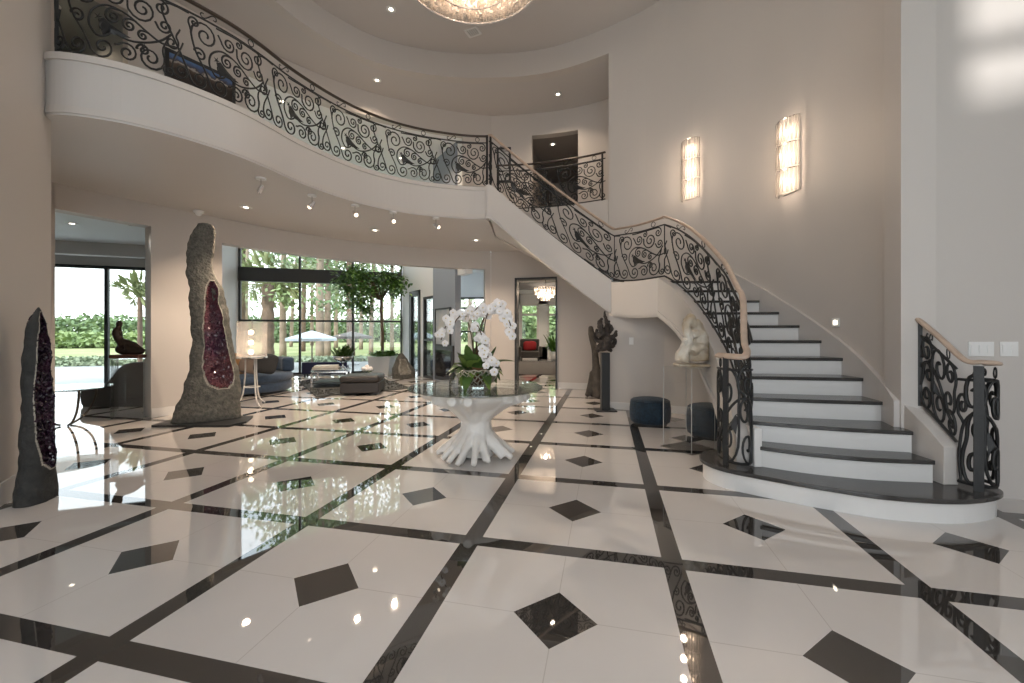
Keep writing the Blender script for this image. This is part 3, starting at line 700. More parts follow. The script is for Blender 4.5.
cavp = [((420-y)*s_, (a-209)*s_, (b-209)*s_) for y, a, b in ((389, 220, 228), (385, 212, 231), (376, 207.5, 231.5), (360, 207.5, 229.5), (340, 208, 226), (320, 208, 222.5), (300, 208.5, 220), (290, 209.5, 219), (282, 212, 216))]
gp = at(209, 0, 6.15)
GEO = geode('amethyst_geode', 'tall grey amethyst geode, nearly ceiling high, against the pier between the openings', (gp.x, 6.1, .03), (-gp.x*.75, -6.1), [(z, c+.03, a*.87) for z, c, a in big], cavp, .42, .16, 'basalt', 'amethyst_light', 'crystal_cavity', 3, .014, 200, 180)
obj('base_plate', MB().prism([(gp.x+x*.9-.0, 6.1+y) for x, y in ((-.55, -.36), (.62, -.36), (.72, -.1), (.55, .3), (-.5, .3), (-.62, .05))], .001, .03), 'black_frame', GEO)
s2 = 3.2/FPX
lp = [((502-y)*s2, ((a+b)/2-34)*s2*1.05, (b-a)/2*s2*.98) for y, a, b in ((502, 8, 58), (485, 10, 57.5), (470, 12.5, 57.5), (440, 16, 57), (400, 19, 56), (385, 20, 55.5), (360, 20, 53), (345, 21.5, 51), (332, 22, 49), (324, 25, 47.5), (316, 29, 45), (309, 34, 42), (306.5, 37, 40))]
lc = [((502-y)*s2, (a-34)*s2, (b-34)*s2) for y, a, b in ((472, 33, 42), (464, 24, 48), (440, 22, 50), (400, 23, 50), (360, 25, 47.5), (335, 27, 46), (318, 32, 42), (311, 36, 39.5))]
geode('dark_geode', 'slim dark geode with black-purple crystals standing by the left wall', (-3.70, 3.24, .001), (.92, .42), [(z, c, a*.86) for z, c, a in lp], lc, .66, .10, 'basalt_dark', 'amethyst_dark', 'crystal_cavity', 8, .010, 150, 150, rough=.022)

# ---------------------------------------------------------------- centre table with orchids
mat('white_root', (.80, .775, .74), .35, bump=.35, bscale=26)
mat('silver_leaf', (.78, .74, .66), .3, metal=.8)
mat('leaf_green', (.085, .16, .035), .4, var=.5, vscale=8); mat('leaf_lime', (.20, .30, .06), .45, var=.4, vscale=8)
mat('moss_brown', (.16, .08, .04), .9, bump=.6, bscale=60); mat('stem_brown', (.09, .055, .03), .6)
mat('petal', (.92, .89, .88), .45); mat('petal_core', (.75, .62, .35), .5)
TC = at(476, 0, 4.42); TC.z = 0; rnd = random.Random(5)
t = thing('pedestal_table', 'round glass-topped table on a white carved tree-root base', 'table', TC)
mb = MB()
mb.tube(smooth([TC+Vector((0, 0, .02)), TC+Vector((.01, 0, .3)), TC+Vector((0, 0, .55))], 6), [.20, .19, .185, .18, .172, .165, .16, .155, .15, .15, .155, .16, .17], 12)
for i in range(26):
    a = 2*PI*i/26+rnd.uniform(-.1, .1); L = rnd.uniform(.31, .43); d = Vector((math.cos(a), math.sin(a), 0)); sd = Vector((-d.y, d.x, 0))*rnd.uniform(-.06, .06)
    mb.tube(smooth([TC+d*.09+Vector((0, 0, .42)), TC+d*.13+Vector((0, 0, .26)), TC+d*(L*.66)+sd*.5+Vector((0, 0, .13)), TC+d*L+sd+Vector((0, 0, .028))], 5), [lerp(.058, .030, k/15) for k in range(16)], 8)
for i in range(13):
    a = 2*PI*i/13+rnd.uniform(-.15, .15); L = rnd.uniform(.46, .60); d = Vector((math.cos(a), math.sin(a), 0))
    mb.tube(smooth([TC+d*.06+Vector((0, 0, .40)), TC+d*.16+Vector((0, 0, .48)), TC+d*(L*.65)+Vector((0, 0, .60)), TC+d*L+Vector((0, 0, .665))], 5), [lerp(.09, .05, k/15) for k in range(16)], 8)
    if i % 3 != 1:
        d2 = Vector((math.cos(a+.25), math.sin(a+.25), 0)); mb.tube(smooth([TC+d*.2+Vector((0, 0, .53)), TC+d2*.35+Vector((0, 0, .60)), TC+d2*.56+Vector((0, 0, .66))], 5), [lerp(.09, .05, k/10) for k in range(11)], 8)
mb.lathe([(.14, .25), (.15, .40), (.24, .49), (.40, .575), (.50, .64), (.52, .685), (.30, .69), (0, .69)], 30, TC)
obj('root_base', mb, 'white_root', t, remesh=.014)
obj('glass_top', MB().lathe([(.0, .718), (.695, .718), (.705, .724), (.705, .734), (.695, .738), (0, .738)], 72, TC), 'table_glass', t)
BC = TC+Vector((.01, -.02, .739))
o = thing('orchid_arrangement', 'white orchids and green leaves in a pierced silver bowl on the glass table', 'flower arrangement', BC)
mb = MB(); br = lambda z: .13+.11*math.sin(min(z/.17, 1)*1.25)
rows = 5; cols = 20
for i in range(rows+1):
    z = .012+.17*i/rows; pts = [BC+Vector((br(z)*math.cos(2*PI*k/40), br(z)*math.sin(2*PI*k/40), z+.006*math.sin(k*2.3+i*1.7))) for k in range(40)]
    if i in (0, rows): mb.tube(pts, .007, 5, closed=True)
for i in range(rows):
    for k in range(cols):
        a = 2*PI*(k+.5*(i % 2)+rnd.uniform(-.25, .25))/cols; za, zb = .012+.17*i/rows, .012+.17*(i+1)/rows
        for da in (rnd.uniform(.10, .22), rnd.uniform(-.22, -.10)):
            mb.tube([BC+Vector((br(za)*math.cos(a), br(za)*math.sin(a), za)), BC+Vector((br(zb)*math.cos(a+da), br(zb)*math.sin(a+da), zb))], .0065, 4)
obj('pierced_bowl', mb, 'silver_leaf', o)
obj('moss_mound', MB().ball(BC+Vector((0, 0, .13)), .17, 14, 10, (1, 1, .75)), 'moss_brown', o, noise_=(.05, .05))
def leaf_blade(mb, base, d, L, w, droop, n=7):
    d = Vector(d); side = Vector((-d.y, d.x, 0)).normalized(); vs = []
    for i in range(n+1):
        s = i/n; c = base+Vector((d.x, d.y, 0))*(L*s)+Vector((0, 0, d.z*L*s-droop*s*s)); ww = w*math.sin(PI*min(.06+s*.94, .985))**.7
        vs += [c+side*ww+Vector((0, 0, ww*.35)), c, c-side*ww+Vector((0, 0, ww*.35))]
    mb.add(vs, [q for i in range(n) for q in ((3*i, 3*i+1, 3*i+4, 3*i+3), (3*i+1, 3*i+2, 3*i+5, 3*i+4))])
for i in range(56):
    a = 2*PI*i/28+rnd.uniform(-.1, .1); mb = MB(); el = rnd.uniform(.25, 1.2) if i < 28 else rnd.uniform(1.2, 3.2)
    leaf_blade(mb, BC+Vector((.10*math.cos(a), .10*math.sin(a), .15)), (math.cos(a), math.sin(a), min(el, 9)), rnd.uniform(.15, .22)*(1 if i < 28 else .55), rnd.uniform(.055, .08), (.16*rnd.random()+.10) if i < 28 else .04)
    obj('leaf', mb, 'leaf_lime' if i % 3 == 0 else 'leaf_green', o, smooth_=True)
mb = MB(); leaf_blade(mb, BC+Vector((.1, -.02, .24)), (1, -.2, .25), .30, .05, .05); obj('leaf', mb, 'leaf_green', o, smooth_=True)
def orchid(c, d, s, core=True):
    mb = MB(); d = Vector(d).normalized(); u = d.orthogonal().normalized(); u = (Vector((0, 0, 1))-d*d.z).normalized() if abs(d.z) < .95 else u; w = d.cross(u)
    for a, L, W in ((90, 1, .42), (18, .95, .6), (162, .95, .6), (230, .9, .42), (310, .9, .42)):
        a = dg(a); e = w*math.cos(a)+u*math.sin(a); g_ = d.cross(e); ring = []
        for s1, w1, h1 in ((.05, .08, 0), (.4, .8, .10), (.75, .9, .06), (1, .2, -.08)): ring.append((c+e*(s*L*s1)+g_*(s*W*w1)+d*(s*h1), c+e*(s*L*s1)-g_*(s*W*w1)+d*(s*h1), c+e*(s*L*s1)+d*(s*(h1+.09))))
        vs = [q for r3 in ring for q in (r3[0], r3[2], r3[1])]
        mb.add(vs, [q for i in range(3) for q in ((3*i, 3*i+1, 3*i+4, 3*i+3), (3*i+1, 3*i+2, 3*i+5, 3*i+4))])
    fl = obj('flower', mb, 'petal', o, smooth_=True)
    obj('flower_lip', MB().ball(c+d*s*.22, s*.17, 6, 4), 'petal_core', fl)
OD = Vector((0, -1, .1)); 
def spray(path, n, s0, i0=.35):
    P = smooth([at(px, py, Y) for px, py, Y in path], 8); obj('flower_stem', MB().tube(P, .006, 5), 'stem_brown', o)
    for i in range(n):
        p = P[int((len(P)-1)*lerp(i0, 1, i/(n-1)))]; s = s0*rnd.uniform(.85, 1.12)
        orchid(p+Vector((rnd.uniform(-.045, .045), rnd.uniform(-.05, .03), rnd.uniform(-.04, .03))), (rnd.uniform(-.5, .5), -1, rnd.uniform(-.2, .35)), s)
spray([(477, 372, 4.42), (480, 340, 4.4), (485, 316, 4.35), (494, 308, 4.3), (504, 316, 4.25), (513, 336, 4.2)], 15, .047, .40)
spray([(476, 372, 4.4), (482, 338, 4.36), (488, 312, 4.33), (496, 304, 4.28), (505, 312, 4.24), (511, 326, 4.2)], 13, .045, .42)
spray([(474, 372, 4.45), (472, 340, 4.5), (466, 318, 4.5), (456, 316, 4.45), (446, 326, 4.4), (441, 340, 4.36)], 14, .045, .40)
spray([(475, 372, 4.42), (473, 336, 4.46), (474, 318, 4.4), (468, 310, 4.3), (458, 318, 4.22), (450, 330, 4.2)], 11, .045, .42)
spray([(476, 372, 4.38), (476, 345, 4.3), (477, 326, 4.22), (482, 336, 4.16), (486, 350, 4.14), (490, 364, 4.13)], 15, .046, .38)
spray([(477, 372, 4.4), (477, 350, 4.36), (478, 334, 4.3), (485, 346, 4.2), (494, 368, 4.18)], 11, .046, .50)
spray([(477, 372, 4.4), (479, 340, 4.42), (482, 322, 4.4), (487, 312, 4.36), (480, 306, 4.3), (474, 312, 4.24)], 10, .044, .5)

# ---------------------------------------------------------------- under the stair
mat('driftwood', (.055, .045, .04), .65, bump=.8, bscale=25, col2=(.025, .02, .018), vscale=9); mat('driftwood_grey', (.10, .088, .075), .75, bump=.9, bscale=30, col2=(.05, .043, .037), vscale=8)
Y = 8.55; mb = MB()
P = [at(598, 396, Y), at(597, 383, Y), at(596, 366, Y), at(594.5, 350, Y), at(592, 337, Y), at(590.5, 326, Y)]; P[0].z = .001
Q = smooth(P, 5); mb.tube(Q, [interp([(0, .25), (.15, .21), (.4, .13), (.6, .10), (.85, .115), (1, .07)], i/(len(Q)-1)) for i in range(len(Q))], 10, flat=.6)
for x0, x1 in ((593, 586), (602, 607), (598, 596)):
    a, b = at(x0, 372, Y), at(x1, 397, Y-.05); b.z = .02; mb.tube(smooth([a, a.lerp(b, .6)+Vector((0, 0, -.1)), b], 5), [lerp(.07, .05, k/10) for k in range(11)], 8)
t = thing('driftwood_plank', 'upright grey driftwood plank with flared foot behind the black post', 'sculpture', (at(597, 0, Y).x, Y, 0)); obj('plank', mb, 'driftwood_grey', t, remesh=.022)
PP = atz(605, 410.5, 0); t = thing('post_pedestal', 'slim black square post on a flat foot at the under-stair wall corner', 'pedestal', PP)
hp = EYE+(HOR-352)/FPX*PP.y-.01
obj('post', MB().box((-.068, -.068, .02), (.068, .068, hp), None, PP), 'black_frame', t, bevel=.004); obj('foot_plate', MB().box((-.17, -.15, 0), (.17, .15, .02), None, PP), 'black_frame', t)
Y = PP.y; mb = MB(); rnd = random.Random(11); A = lambda px, py, dy=0: at(px, py, Y+dy)
for pts, r0, r1 in (([(604, 351), (603, 345), (605, 338), (604, 331)], .085, .10), ([(606, 349), (608, 343), (607, 336)], .08, .085),
                    ([(603, 334), (600.5, 328), (600, 322), (602, 318)], .085, .03), ([(605, 334), (607, 327), (606.5, 321), (604.5, 315), (605, 311)], .075, .018), ([(604, 331), (608, 326), (609, 321)], .06, .03),
                    ([(606, 340), (611, 338), (615, 335), (616, 331)], .075, .03), ([(604, 342), (599, 341), (595, 338), (594, 333)], .065, .03), ([(607, 346), (612, 346), (615, 342), (614, 338)], .06, .035),
                    ([(600, 345), (597, 349), (599, 352)], .045, .03), ([(609, 349), (612, 351)], .05, .03), ([(601, 337), (597, 334), (597, 329)], .05, .02), ([(609, 333), (612, 329), (611, 325)], .05, .02)):
    Q = smooth([A(x, y, rnd.uniform(-.07, .07)) for x, y in pts], 5); mb.tube(Q, [.8*lerp(r0, r1, i/(len(Q)-1))*rnd.uniform(.8, 1.15) for i in range(len(Q))], 9)
SCU = thing('driftwood_carving', 'dark gnarled root sculpture perched on the black post', 'sculpture', (PP.x, PP.y, hp)); obj('gnarled_root', mb, 'driftwood', SCU, remesh=.012, noise_=(.028, .05))

mat('velvet_teal', (.010, .035, .065), .75, sheen=.08, bump=.5, bscale=70, var=.5, vscale=30)
def ottoman(pos, label, r, h, cat='ottoman'):
    p = Vector(pos); t = thing('round_ottoman', label, cat, p, 'blue velvet ottomans under the stair')
    obj('seat', MB().lathe([(r*.9, .03), (r*.985, .045), (r*1.03, h*.35), (r*1.03, h*.62), (r*.99, h*.86), (r*.9, h*.955), (r*.7, h*.99), (0, h)], 40, p), 'velvet_teal', t, smooth_=True)
    obj('plinth', MB().lathe([(r*.84, 0), (r*.84, .035)], 30, p), 'black_frame', t)
    obj('piping', MB().tube([p+Vector((r*.955*math.cos(2*PI*k/40), r*.955*math.sin(2*PI*k/40), h*.90)) for k in range(40)], .009, 5, closed=True), 'velvet_teal', t, smooth_=True)
ottoman((1.98, 5.98, 0), 'round blue velvet ottoman against the wall under the stair', .275, .37)
ottoman((2.50, 5.25, 0), 'round blue velvet ottoman seen behind the clear pedestal', .275, .40)
# clear pedestal with marble sculpture
PC = Vector((2.0, 4.72, 0)); RZ = Matrix.Rotation(dg(-62), 3, 'Z'); t = thing('clear_pedestal', 'clear acrylic box pedestal left of the stair foot', 'pedestal', PC)
hp = .925; w = .19
for nm, lo, hi in (('side_panel', (-w, -w, .012), (w, -w+.012, hp-.012)), ('side_panel', (-w, w-.012, .012), (w, w, hp-.012)), ('side_panel', (-w, -w+.012, .012), (-w+.012, w-.012, hp-.012)), ('side_panel', (w-.012, -w+.012, .012), (w, w-.012, hp-.012)), ('top_panel', (-w, -w, hp-.012), (w, w, hp)), ('base_panel', (-w-.03, -w-.03, 0), (w+.03, w+.03, .012))):
    obj(nm, MB().box(lo, hi, RZ, PC), 'acrylic', t)
mat('acrylic_edge_gleam', (.52, .54, .54), .2)  # bright edge gleam of clear acrylic, painted as opaque pale strips
for sx_ in (-1, 1):
    for sy_ in (-1, 1): obj('edge', MB().box((sx_*w-.0028, sy_*w-.0028, .012), (sx_*w+.0028, sy_*w+.0028, hp-.012), RZ, PC), 'acrylic_edge_gleam', t)
mat('onyx', (.74, .70, .62), .35, bump=.25, bscale=18, col2=(.42, .32, .20), vscale=4.2); mat('onyx_pale', (.68, .63, .55), .35)
mb = MB(); Y = 4.72; A = lambda px, py, dy=0: at(px, py, Y+dy)
for pts in ([(697, 360, .16, .03), (697, 350, .165, .03), (698, 340, .14, .03), (696, 331, .11, .03), (694, 325, .085, .02)],
            [(683, 361, .085, -.08), (685, 352, .06, -.1), (689, 343, .05, -.1), (688, 334, .055, -.09), (686, 327, .06, -.06), (688, 320, .075, -.02)],
            [(691, 325, .075, .0), (690, 319, .07, -.02), (693, 315, .045, -.02)],
            [(706, 360, .07, .02), (706, 349, .065, .02), (703, 337, .06, .02), (700, 327, .055, .02), (695, 321, .05, .01)],
            [(678, 361, .05, -.05), (679, 354, .045, -.07), (683, 347, .04, -.1), (685, 339, .04, -.12)], [(692, 352, .07, -.12), (699, 347, .06, -.12), (705, 350, .05, -.1)], [(692, 335, .06, -.09), (698, 333, .05, -.08)]):
    Q = smooth([A(x, y, dy) for x, y, r, dy in pts], 4); n_ = len(pts)-1
    mb.tube(Q, [interp([(i, pts[i][2]) for i in range(n_+1)], k*n_/(len(Q)-1)) for k in range(len(Q))], 12, flat=.75)
for v in mb.v: v.z = max(v.z, hp+.002)
t = thing('onyx_sculpture', 'cream and brown carved stone torso on the clear pedestal', 'sculpture', (PC.x-.02, PC.y, hp+.001)); obj('torso', mb, 'onyx', t, remesh=.011, noise_=(.045, .09))
obj('stone_base', MB().prism([(A(675, 0).x, PC.y-.12), (A(712, 0).x-.03, PC.y-.14), (A(711, 0).x-.03, PC.y+.12), (A(677, 0).x, PC.y+.12)], hp+.001, hp+.03), 'onyx', t, bevel=.008)
# ---------------------------------------------------------------- living room
mat('fabric_blue', (.05, .09, .16), .9, sheen=.4, bump=.25, bscale=90, var=.25, vscale=20); mat('fabric_navy', (.012, .015, .055), .9, sheen=.3)
mat('fabric_charcoal', (.045, .042, .04), .95, sheen=.3, bump=.3, bscale=120); mat('fabric_dark', (.03, .032, .036), .9); mat('fabric_tan', (.36, .20, .09), .9); mat('fabric_taupe', (.20, .16, .14), .9)
mat('leather', (.03, .027, .027), .38, bump=.2, bscale=120); mat('rug_grey', (.075, .08, .08), 1, bump=.8, bscale=90, col2=(.12, .125, .12), vscale=6)
mat('mesh_shade', (.75, .70, .66), .5); mat('book_cream', (.6, .55, .47), .7); mat('book_dark', (.06, .06, .065), .6); mat('paper', (.8, .78, .73), .8)
mat('planter_white', (.8, .81, .82), .4); mat('bark', (.14, .10, .07), .9, bump=.8, bscale=20)
# rug
rc = [(-5.55, 10.9), (-3.95, 8.42), (-2.36, 9.72), (-4.0, 12.2)]
obj_rug = obj('shag_rug', MB().prism(rc, .001, .03), 'rug_grey', loc=(-4, 10.2, 0)); tag(obj_rug, 'grey shag rug lying askew under the black leather ottoman', 'rug')
rf = MB(); rnd = random.Random(2)
for i in range(1500):
    u, v = rnd.random(), rnd.random(); p = Vector(rc[0]).lerp(Vector(rc[1]), u).lerp(Vector(rc[3]).lerp(Vector(rc[2]), u), v); d = Vector((rnd.uniform(-.03, .03), rnd.uniform(-.03, .03), rnd.uniform(.03, .05)))
    if abs(p.x-(-3.2)) < .5 and abs(p.y-8.95) < .48 or (Vector((p.x, p.y))-Vector((-4.36, 10.1))).length < .7: continue
    b = Vector((p.x, p.y, .025)); rf.add([b+Vector((-.012, 0, 0)), b+Vector((.012, .004, 0)), b+d], [(0, 1, 2)])
pl = obj('pile', rf, 'rug_grey', obj_rug); pl['kind'] = 'stuff'
def orient(o_xy, ang):
    R = Matrix.Rotation(dg(ang), 3, 'Z'); return R, Vector((o_xy[0], o_xy[1], 0))
# leather ottoman
c = at(363, 0, 8.95); R, O = orient((c.x, 8.95), 8); t = thing('leather_ottoman', 'square black leather ottoman with a pillow top on the grey rug', 'ottoman', O)
obj('body', MB().box((-.39, -.36, .06), (.39, .36, .27), R, O), 'leather', t, bevel=.02); obj('cushion', MB().box((-.405, -.375, .272), (.405, .375, .415), R, O), 'leather', t, bevel=.06)
for sx_ in (-1, 1):
    for sy_ in (-1, 1): obj('foot', MB().box((sx_*.33-.03, sy_*.3-.03, .03), (sx_*.33+.03, sy_*.3+.03, .06), R, O), 'black_frame', t)
# coffee table
c = at(332, 0, 10.1); R, O = orient((c.x, 10.1), 15); t = thing('coffee_table', 'low square chrome coffee table carrying books on the rug', 'table', O)
obj('tabletop', MB().box((-.4, -.4, .40), (.4, .4, .43), R, O), 'table_glass', t); 
for sx_ in (-1, 1):
    for sy_ in (-1, 1): obj('leg', MB().box((sx_*.38-.02, sy_*.38-.02, .03), (sx_*.38+.02, sy_*.38+.02, .40), R, O), 'chrome', t)
mb = MB()
for lo, hi in (((-.4, -.4, .37), (.4, -.36, .40)), ((-.4, .36, .37), (.4, .4, .40)), ((-.4, -.36, .37), (-.36, .36, .40)), ((.36, -.36, .37), (.4, .36, .40))): mb.box(lo, hi, R, O)
obj('rim', mb, 'chrome', t); obj('lower_shelf', MB().box((-.36, -.36, .12), (.36, .36, .14), R, O), 'black_frame', t)
z = .431
for w_, d_, h_, m_, lb in ((.30, .22, .035, 'book_dark', 'dark book at the bottom of the coffee table stack'), (.28, .21, .03, 'book_cream', 'cream book in the middle of the coffee table stack'), (.25, .19, .035, 'paper', 'white book on top of the coffee table stack')):
    b = thing('book', lb, 'book', O+R @ Vector((-.1, -.12, z)), 'books on the coffee table'); o_ = O+R @ Vector((-.1, -.12, 0))
    obj('page_block', MB().box((-w_+.01, -d_+.01, z+.004), (w_-.005, d_-.01, z+h_-.004), R, o_), 'paper', b); mb = MB()
    mb.box((-w_, -d_, z), (w_, d_, z+.004), R, o_).box((-w_, -d_, z+h_-.004), (w_, d_, z+h_), R, o_).box((-w_, -d_, z), (-w_+.006, d_, z+h_), R, o_); obj('cover', mb, m_, b); z += h_
def leafy(name, mb, m, parent): return obj(name, mb, m, parent)
def blades(mb, c, n, L, spread, rnd, w=.02, up=.6):
    for i in range(n):
        a = rnd.uniform(0, 2*PI); leaf_blade(mb, c+Vector((rnd.uniform(-1, 1)*spread*.4, rnd.uniform(-1, 1)*spread*.4, 0)), (math.cos(a), math.sin(a), rnd.uniform(up*.4, up*1.8)), L*rnd.uniform(.6, 1.1), w, L*.3, 4)
# planted bowl on the table
c = O+R @ Vector((.22, .22, .431)); t = thing('succulent_bowl', 'footed bowl of green succulents on the coffee table', 'plant', c)
obj('bowl', MB().lathe([(.07, 0), (.06, .02), (.02, .05), (.02, .12), (.12, .15), (.23, .24), (.25, .30), (.23, .30), (.10, .2), (0, .19)], 24, c), 'chrome', t, smooth_=True)
mb = MB(); rnd = random.Random(4); blades(mb, c+Vector((0, 0, .26)), 90, .24, .35, rnd, .035, 1.0); obj('foliage', mb, 'leaf_green', t)
c = at(368, 0, 10.9); c.z = .431; c = at(367, 0, 9.75); c.z = .03; t = thing('hydrangea_vase', 'glass vase of white flowers standing behind the leather ottoman', 'flower vase', c)
obj('vase', MB().lathe([(.07, 0), (.09, .12), (.06, .30), (.075, .34)], 16, c), 'table_glass', t); c = c+Vector((0, 0, .24))
for i in range(9): a = 2*PI*i/8; obj('flower_head', MB().ball(c+Vector((.085*math.cos(a)*(i < 8), .085*math.sin(a)*(i < 8), .19+.05*(i == 8))), .055, 8, 6), 'petal', t, smooth_=True)
mb = MB(); blades(mb, c+Vector((0, 0, .12)), 24, .16, .1, rnd, .025, .5); obj('foliage', mb, 'leaf_green', t)
# planter tree
c = at(382, 0, 12.75); c.z = 0; t = thing('planter_tree', 'leafy ficus tree in a white tapered planter by the window', 'potted tree', c); rnd = random.Random(9)
mb = MB(); 
n0 = []
for s_x, z in ((.27, 0), (.34, .60)): n0 += [c+Vector((sx_*s_x, sy_*s_x, z)) for sx_, sy_ in ((-1, -1), (1, -1), (1, 1), (-1, 1))]
mb.add(n0, [(3, 2, 1, 0), (4, 5, 6, 7), (0, 1, 5, 4), (1, 2, 6, 5), (2, 3, 7, 6), (3, 0, 4, 7)]); obj('planter', mb, 'planter_white', t, bevel=.015)
mb = MB(); Pt = smooth([c+Vector((0, 0, .55)), c+Vector((.02, 0, 1.2)), c+Vector((-.03, 0, 2.0)), c+Vector((0, 0, 2.5))], 6); mb.tube(Pt, [lerp(.05, .035, i/18) for i in range(19)], 8)
CL = [(350, 277, 0), (362, 273, -.2), (373, 278, .1), (385, 282, -.1), (396, 280, .1), (357, 290, .1), (368, 293, -.2), (362, 304, 0), (347, 288, .2), (391, 290, 0), (377, 288, .3), (352, 300, .1), (366, 283, .3), (360, 281, -.4), (399, 287, -.1), (343, 280, .1), (388, 276, .2), (356, 270, .1), (365, 312, .0)]
for px, py, dy in CL: q = at(px, py, 12.75+dy); mb.tube(smooth([Pt[-4], Pt[-1].lerp(q, .5)+Vector((0, 0, .08)), q], 5), [lerp(.022, .006, k/10) for k in range(11)], 5)
obj('trunk', mb, 'bark', t, smooth_=True)
mb = MB(); mb2 = MB()
for px, py, dy in CL:
    q = at(px, py, 12.75+dy)
    for i in range(105):
        d = Vector((rnd.gauss(0, .15), rnd.gauss(0, .15), rnd.gauss(0, .12))); a = rnd.uniform(0, 2*PI); leaf_blade(mb if rnd.random() < .6 else mb2, q+d, (math.cos(a), math.sin(a), rnd.uniform(-.6, .5)), rnd.uniform(.10, .16), rnd.uniform(.03, .045), .04, 3)
mat('leaf_bright', (.12, .27, .05), .4, var=.5, vscale=5); mat('leaf_light', (.24, .42, .10), .4, var=.4, vscale=5)
obj('foliage', mb, 'leaf_bright', t); obj('foliage', mb2, 'leaf_light', t)
mb = MB(); 
for i in range(5): blades(mb, c+Vector((rnd.uniform(-.2, .2), rnd.uniform(-.2, .2), .6)), 40, .26, .5, rnd, .04, .6)
obj('underplanting', mb, 'leaf_bright', t)
# small geode by the window wall
q = at(404, 0, 12.0); s3 = 12.0/FPX
geode('grey_geode', 'grey teardrop geode standing beside the white planter', (q.x, 12.0, .001), (-q.x*.3-.35, -1), [(0, 0, .33), (.15, .0, .34), (.3, -.03, .29), (.5, -.06, .18), (.62, -.08, .11), (.72, -.09, .04)], [(.12, -.1, .06), (.2, -.17, .1), (.4, -.14, .06), (.56, -.12, .0)], .6, .10, 'basalt', 'agate', 'crystal_cavity', 21, .01, 60, 50)
# navy bench by the window
c = at(326, 0, 12.6); R, O = orient((c.x, 12.62), 15.6); t = thing('navy_bench', 'long low navy upholstered bench in front of the big window', 'bench', O)
obj('seat', MB().box((-.62, -.25, .08), (.62, .25, .30), R, O), 'fabric_navy', t, bevel=.03); obj('backrest', MB().box((-.62, -.33, .10), (.62, -.24, .44), R, O), 'fabric_navy', t, bevel=.03)
for sx_ in (-1, 1):
    for sy_ in (-1, 1): obj('leg', MB().box((sx_*.55-.02, sy_*.2-.02, 0), (sx_*.55+.02, sy_*.2+.02, .08), R, O), 'black_frame', t)
# curved blue sofa
SCN = Vector((-5.85, 9.2, 0)); t = thing('curved_sofa', 'blue round-fronted sofa behind the floor lamp', 'sofa', SCN)
prof = lambda rx, z0, z1, b: [(rx-b, z0), (rx, z0+b), (rx, z1-b), (rx-b, z1), (0, z1+.01)]
obj('base', MB().lathe(prof(.88, .05, .24, .03), 48, SCN), 'fabric_blue', t, smooth_=True); obj('seat_cushion', MB().lathe(prof(.91, .245, .42, .05), 48, SCN), 'fabric_blue', t, smooth_=True)
ar = [dg(a) for a in range(25, 216, 10)]; mb = MB().strip([Vector((SCN.x+.68*math.cos(a), SCN.y+.68*math.sin(a))) for a in ar], [Vector((SCN.x+.93*math.cos(a), SCN.y+.93*math.sin(a))) for a in ar], .42, .74)
obj('backrest', mb, 'fabric_blue', t, bevel=.06)
for px, py, m_, lb in ((266, 367, 'fabric_dark', 'dark square cushion at the front of the blue sofa'), (251, 370, 'fabric_taupe', 'taupe cushion behind the lamp legs on the blue sofa'), (237, 371, 'fabric_tan', 'tan cushion at the geode end of the blue sofa')):
    q = at(px, 0, 8.6); q.z = .435; k = thing('cushion', lb, 'cushion', q, 'cushions on the blue sofa'); RR = Matrix.Rotation(dg(20), 3, 'Z') @ Matrix.Rotation(dg(-18), 3, 'X') @ Matrix.Rotation(dg(12), 3, 'Y')
    mbc = MB().ball((0, 0, 0), 1, 20, 12); 
    for v in mbc.v:
        x, y_, z_ = v; f_ = lambda u: math.copysign(abs(u)**.45, u); v.x, v.y, v.z = f_(x)*.21, y_*.085, f_(z_)*.21
    mbc.v = [RR @ v+q+Vector((0, 0, .235)) for v in mbc.v]; obj('cushion_cover', mbc, m_, k, smooth_=True)
# floor lamp
def shade_mat():
    m = bpy.data.materials.new('shade_mesh'); m.use_nodes = True; nt = m.node_tree; nt.nodes.remove(nt.nodes['Principled BSDF']); out = nt.nodes['Material Output']
    t_, d_, mx = nt.nodes.new('ShaderNodeBsdfTransparent'), nt.nodes.new('ShaderNodeBsdfTranslucent'), nt.nodes.new('ShaderNodeMixShader'); mx.inputs[0].default_value = .24; d_.inputs[0].default_value = (.9, .86, .82, 1)
    nt.links.new(t_.outputs[0], mx.inputs[1]); nt.links.new(d_.outputs[0], mx.inputs[2]); nt.links.new(mx.outputs[0], out.inputs[0]); M['shade_mesh'] = m
    b_ = m.copy(); b_.name = 'bead_glass'; M['bead_glass'] = b_; q_m = [n for n in b_.node_tree.nodes if n.type == 'MIX_SHADER'][0]; q_m.inputs[0].default_value = .6
    c_ = m.copy(); c_.name = 'crystal_rod_glass'; M['crystal_rod_glass'] = c_; [n for n in c_.node_tree.nodes if n.type == 'MIX_SHADER'][0].inputs[0].default_value = .42
c = at(252, 0, 7.45); c.z = 0; t = thing('floor_lamp', 'tripod floor lamp with a tall translucent cylinder shade beside the big geode', 'lamp', c)
for a in (200, 325, 80):
    d = Vector((math.cos(dg(a)), math.sin(dg(a)), 0)); obj('leg', MB().tube(smooth([c+d*.10+Vector((0, 0, .86)), c+d*.11+Vector((0, 0, .5)), c+d*.16+Vector((0, 0, .15)), c+d*.30+Vector((0, 0, .012))], 6), .014, 6), 'white_paint', t, smooth_=True)
obj('brace', MB().tube([c+Vector((.125*math.cos(2*PI*k/20), .125*math.sin(2*PI*k/20), .34)) for k in range(20)], .009, 5, closed=True), 'white_paint', t)
obj('platform', MB().lathe([(.235, .845), (.24, .86), (.235, .875)], 30, c), 'chrome', t)
shade_mat()
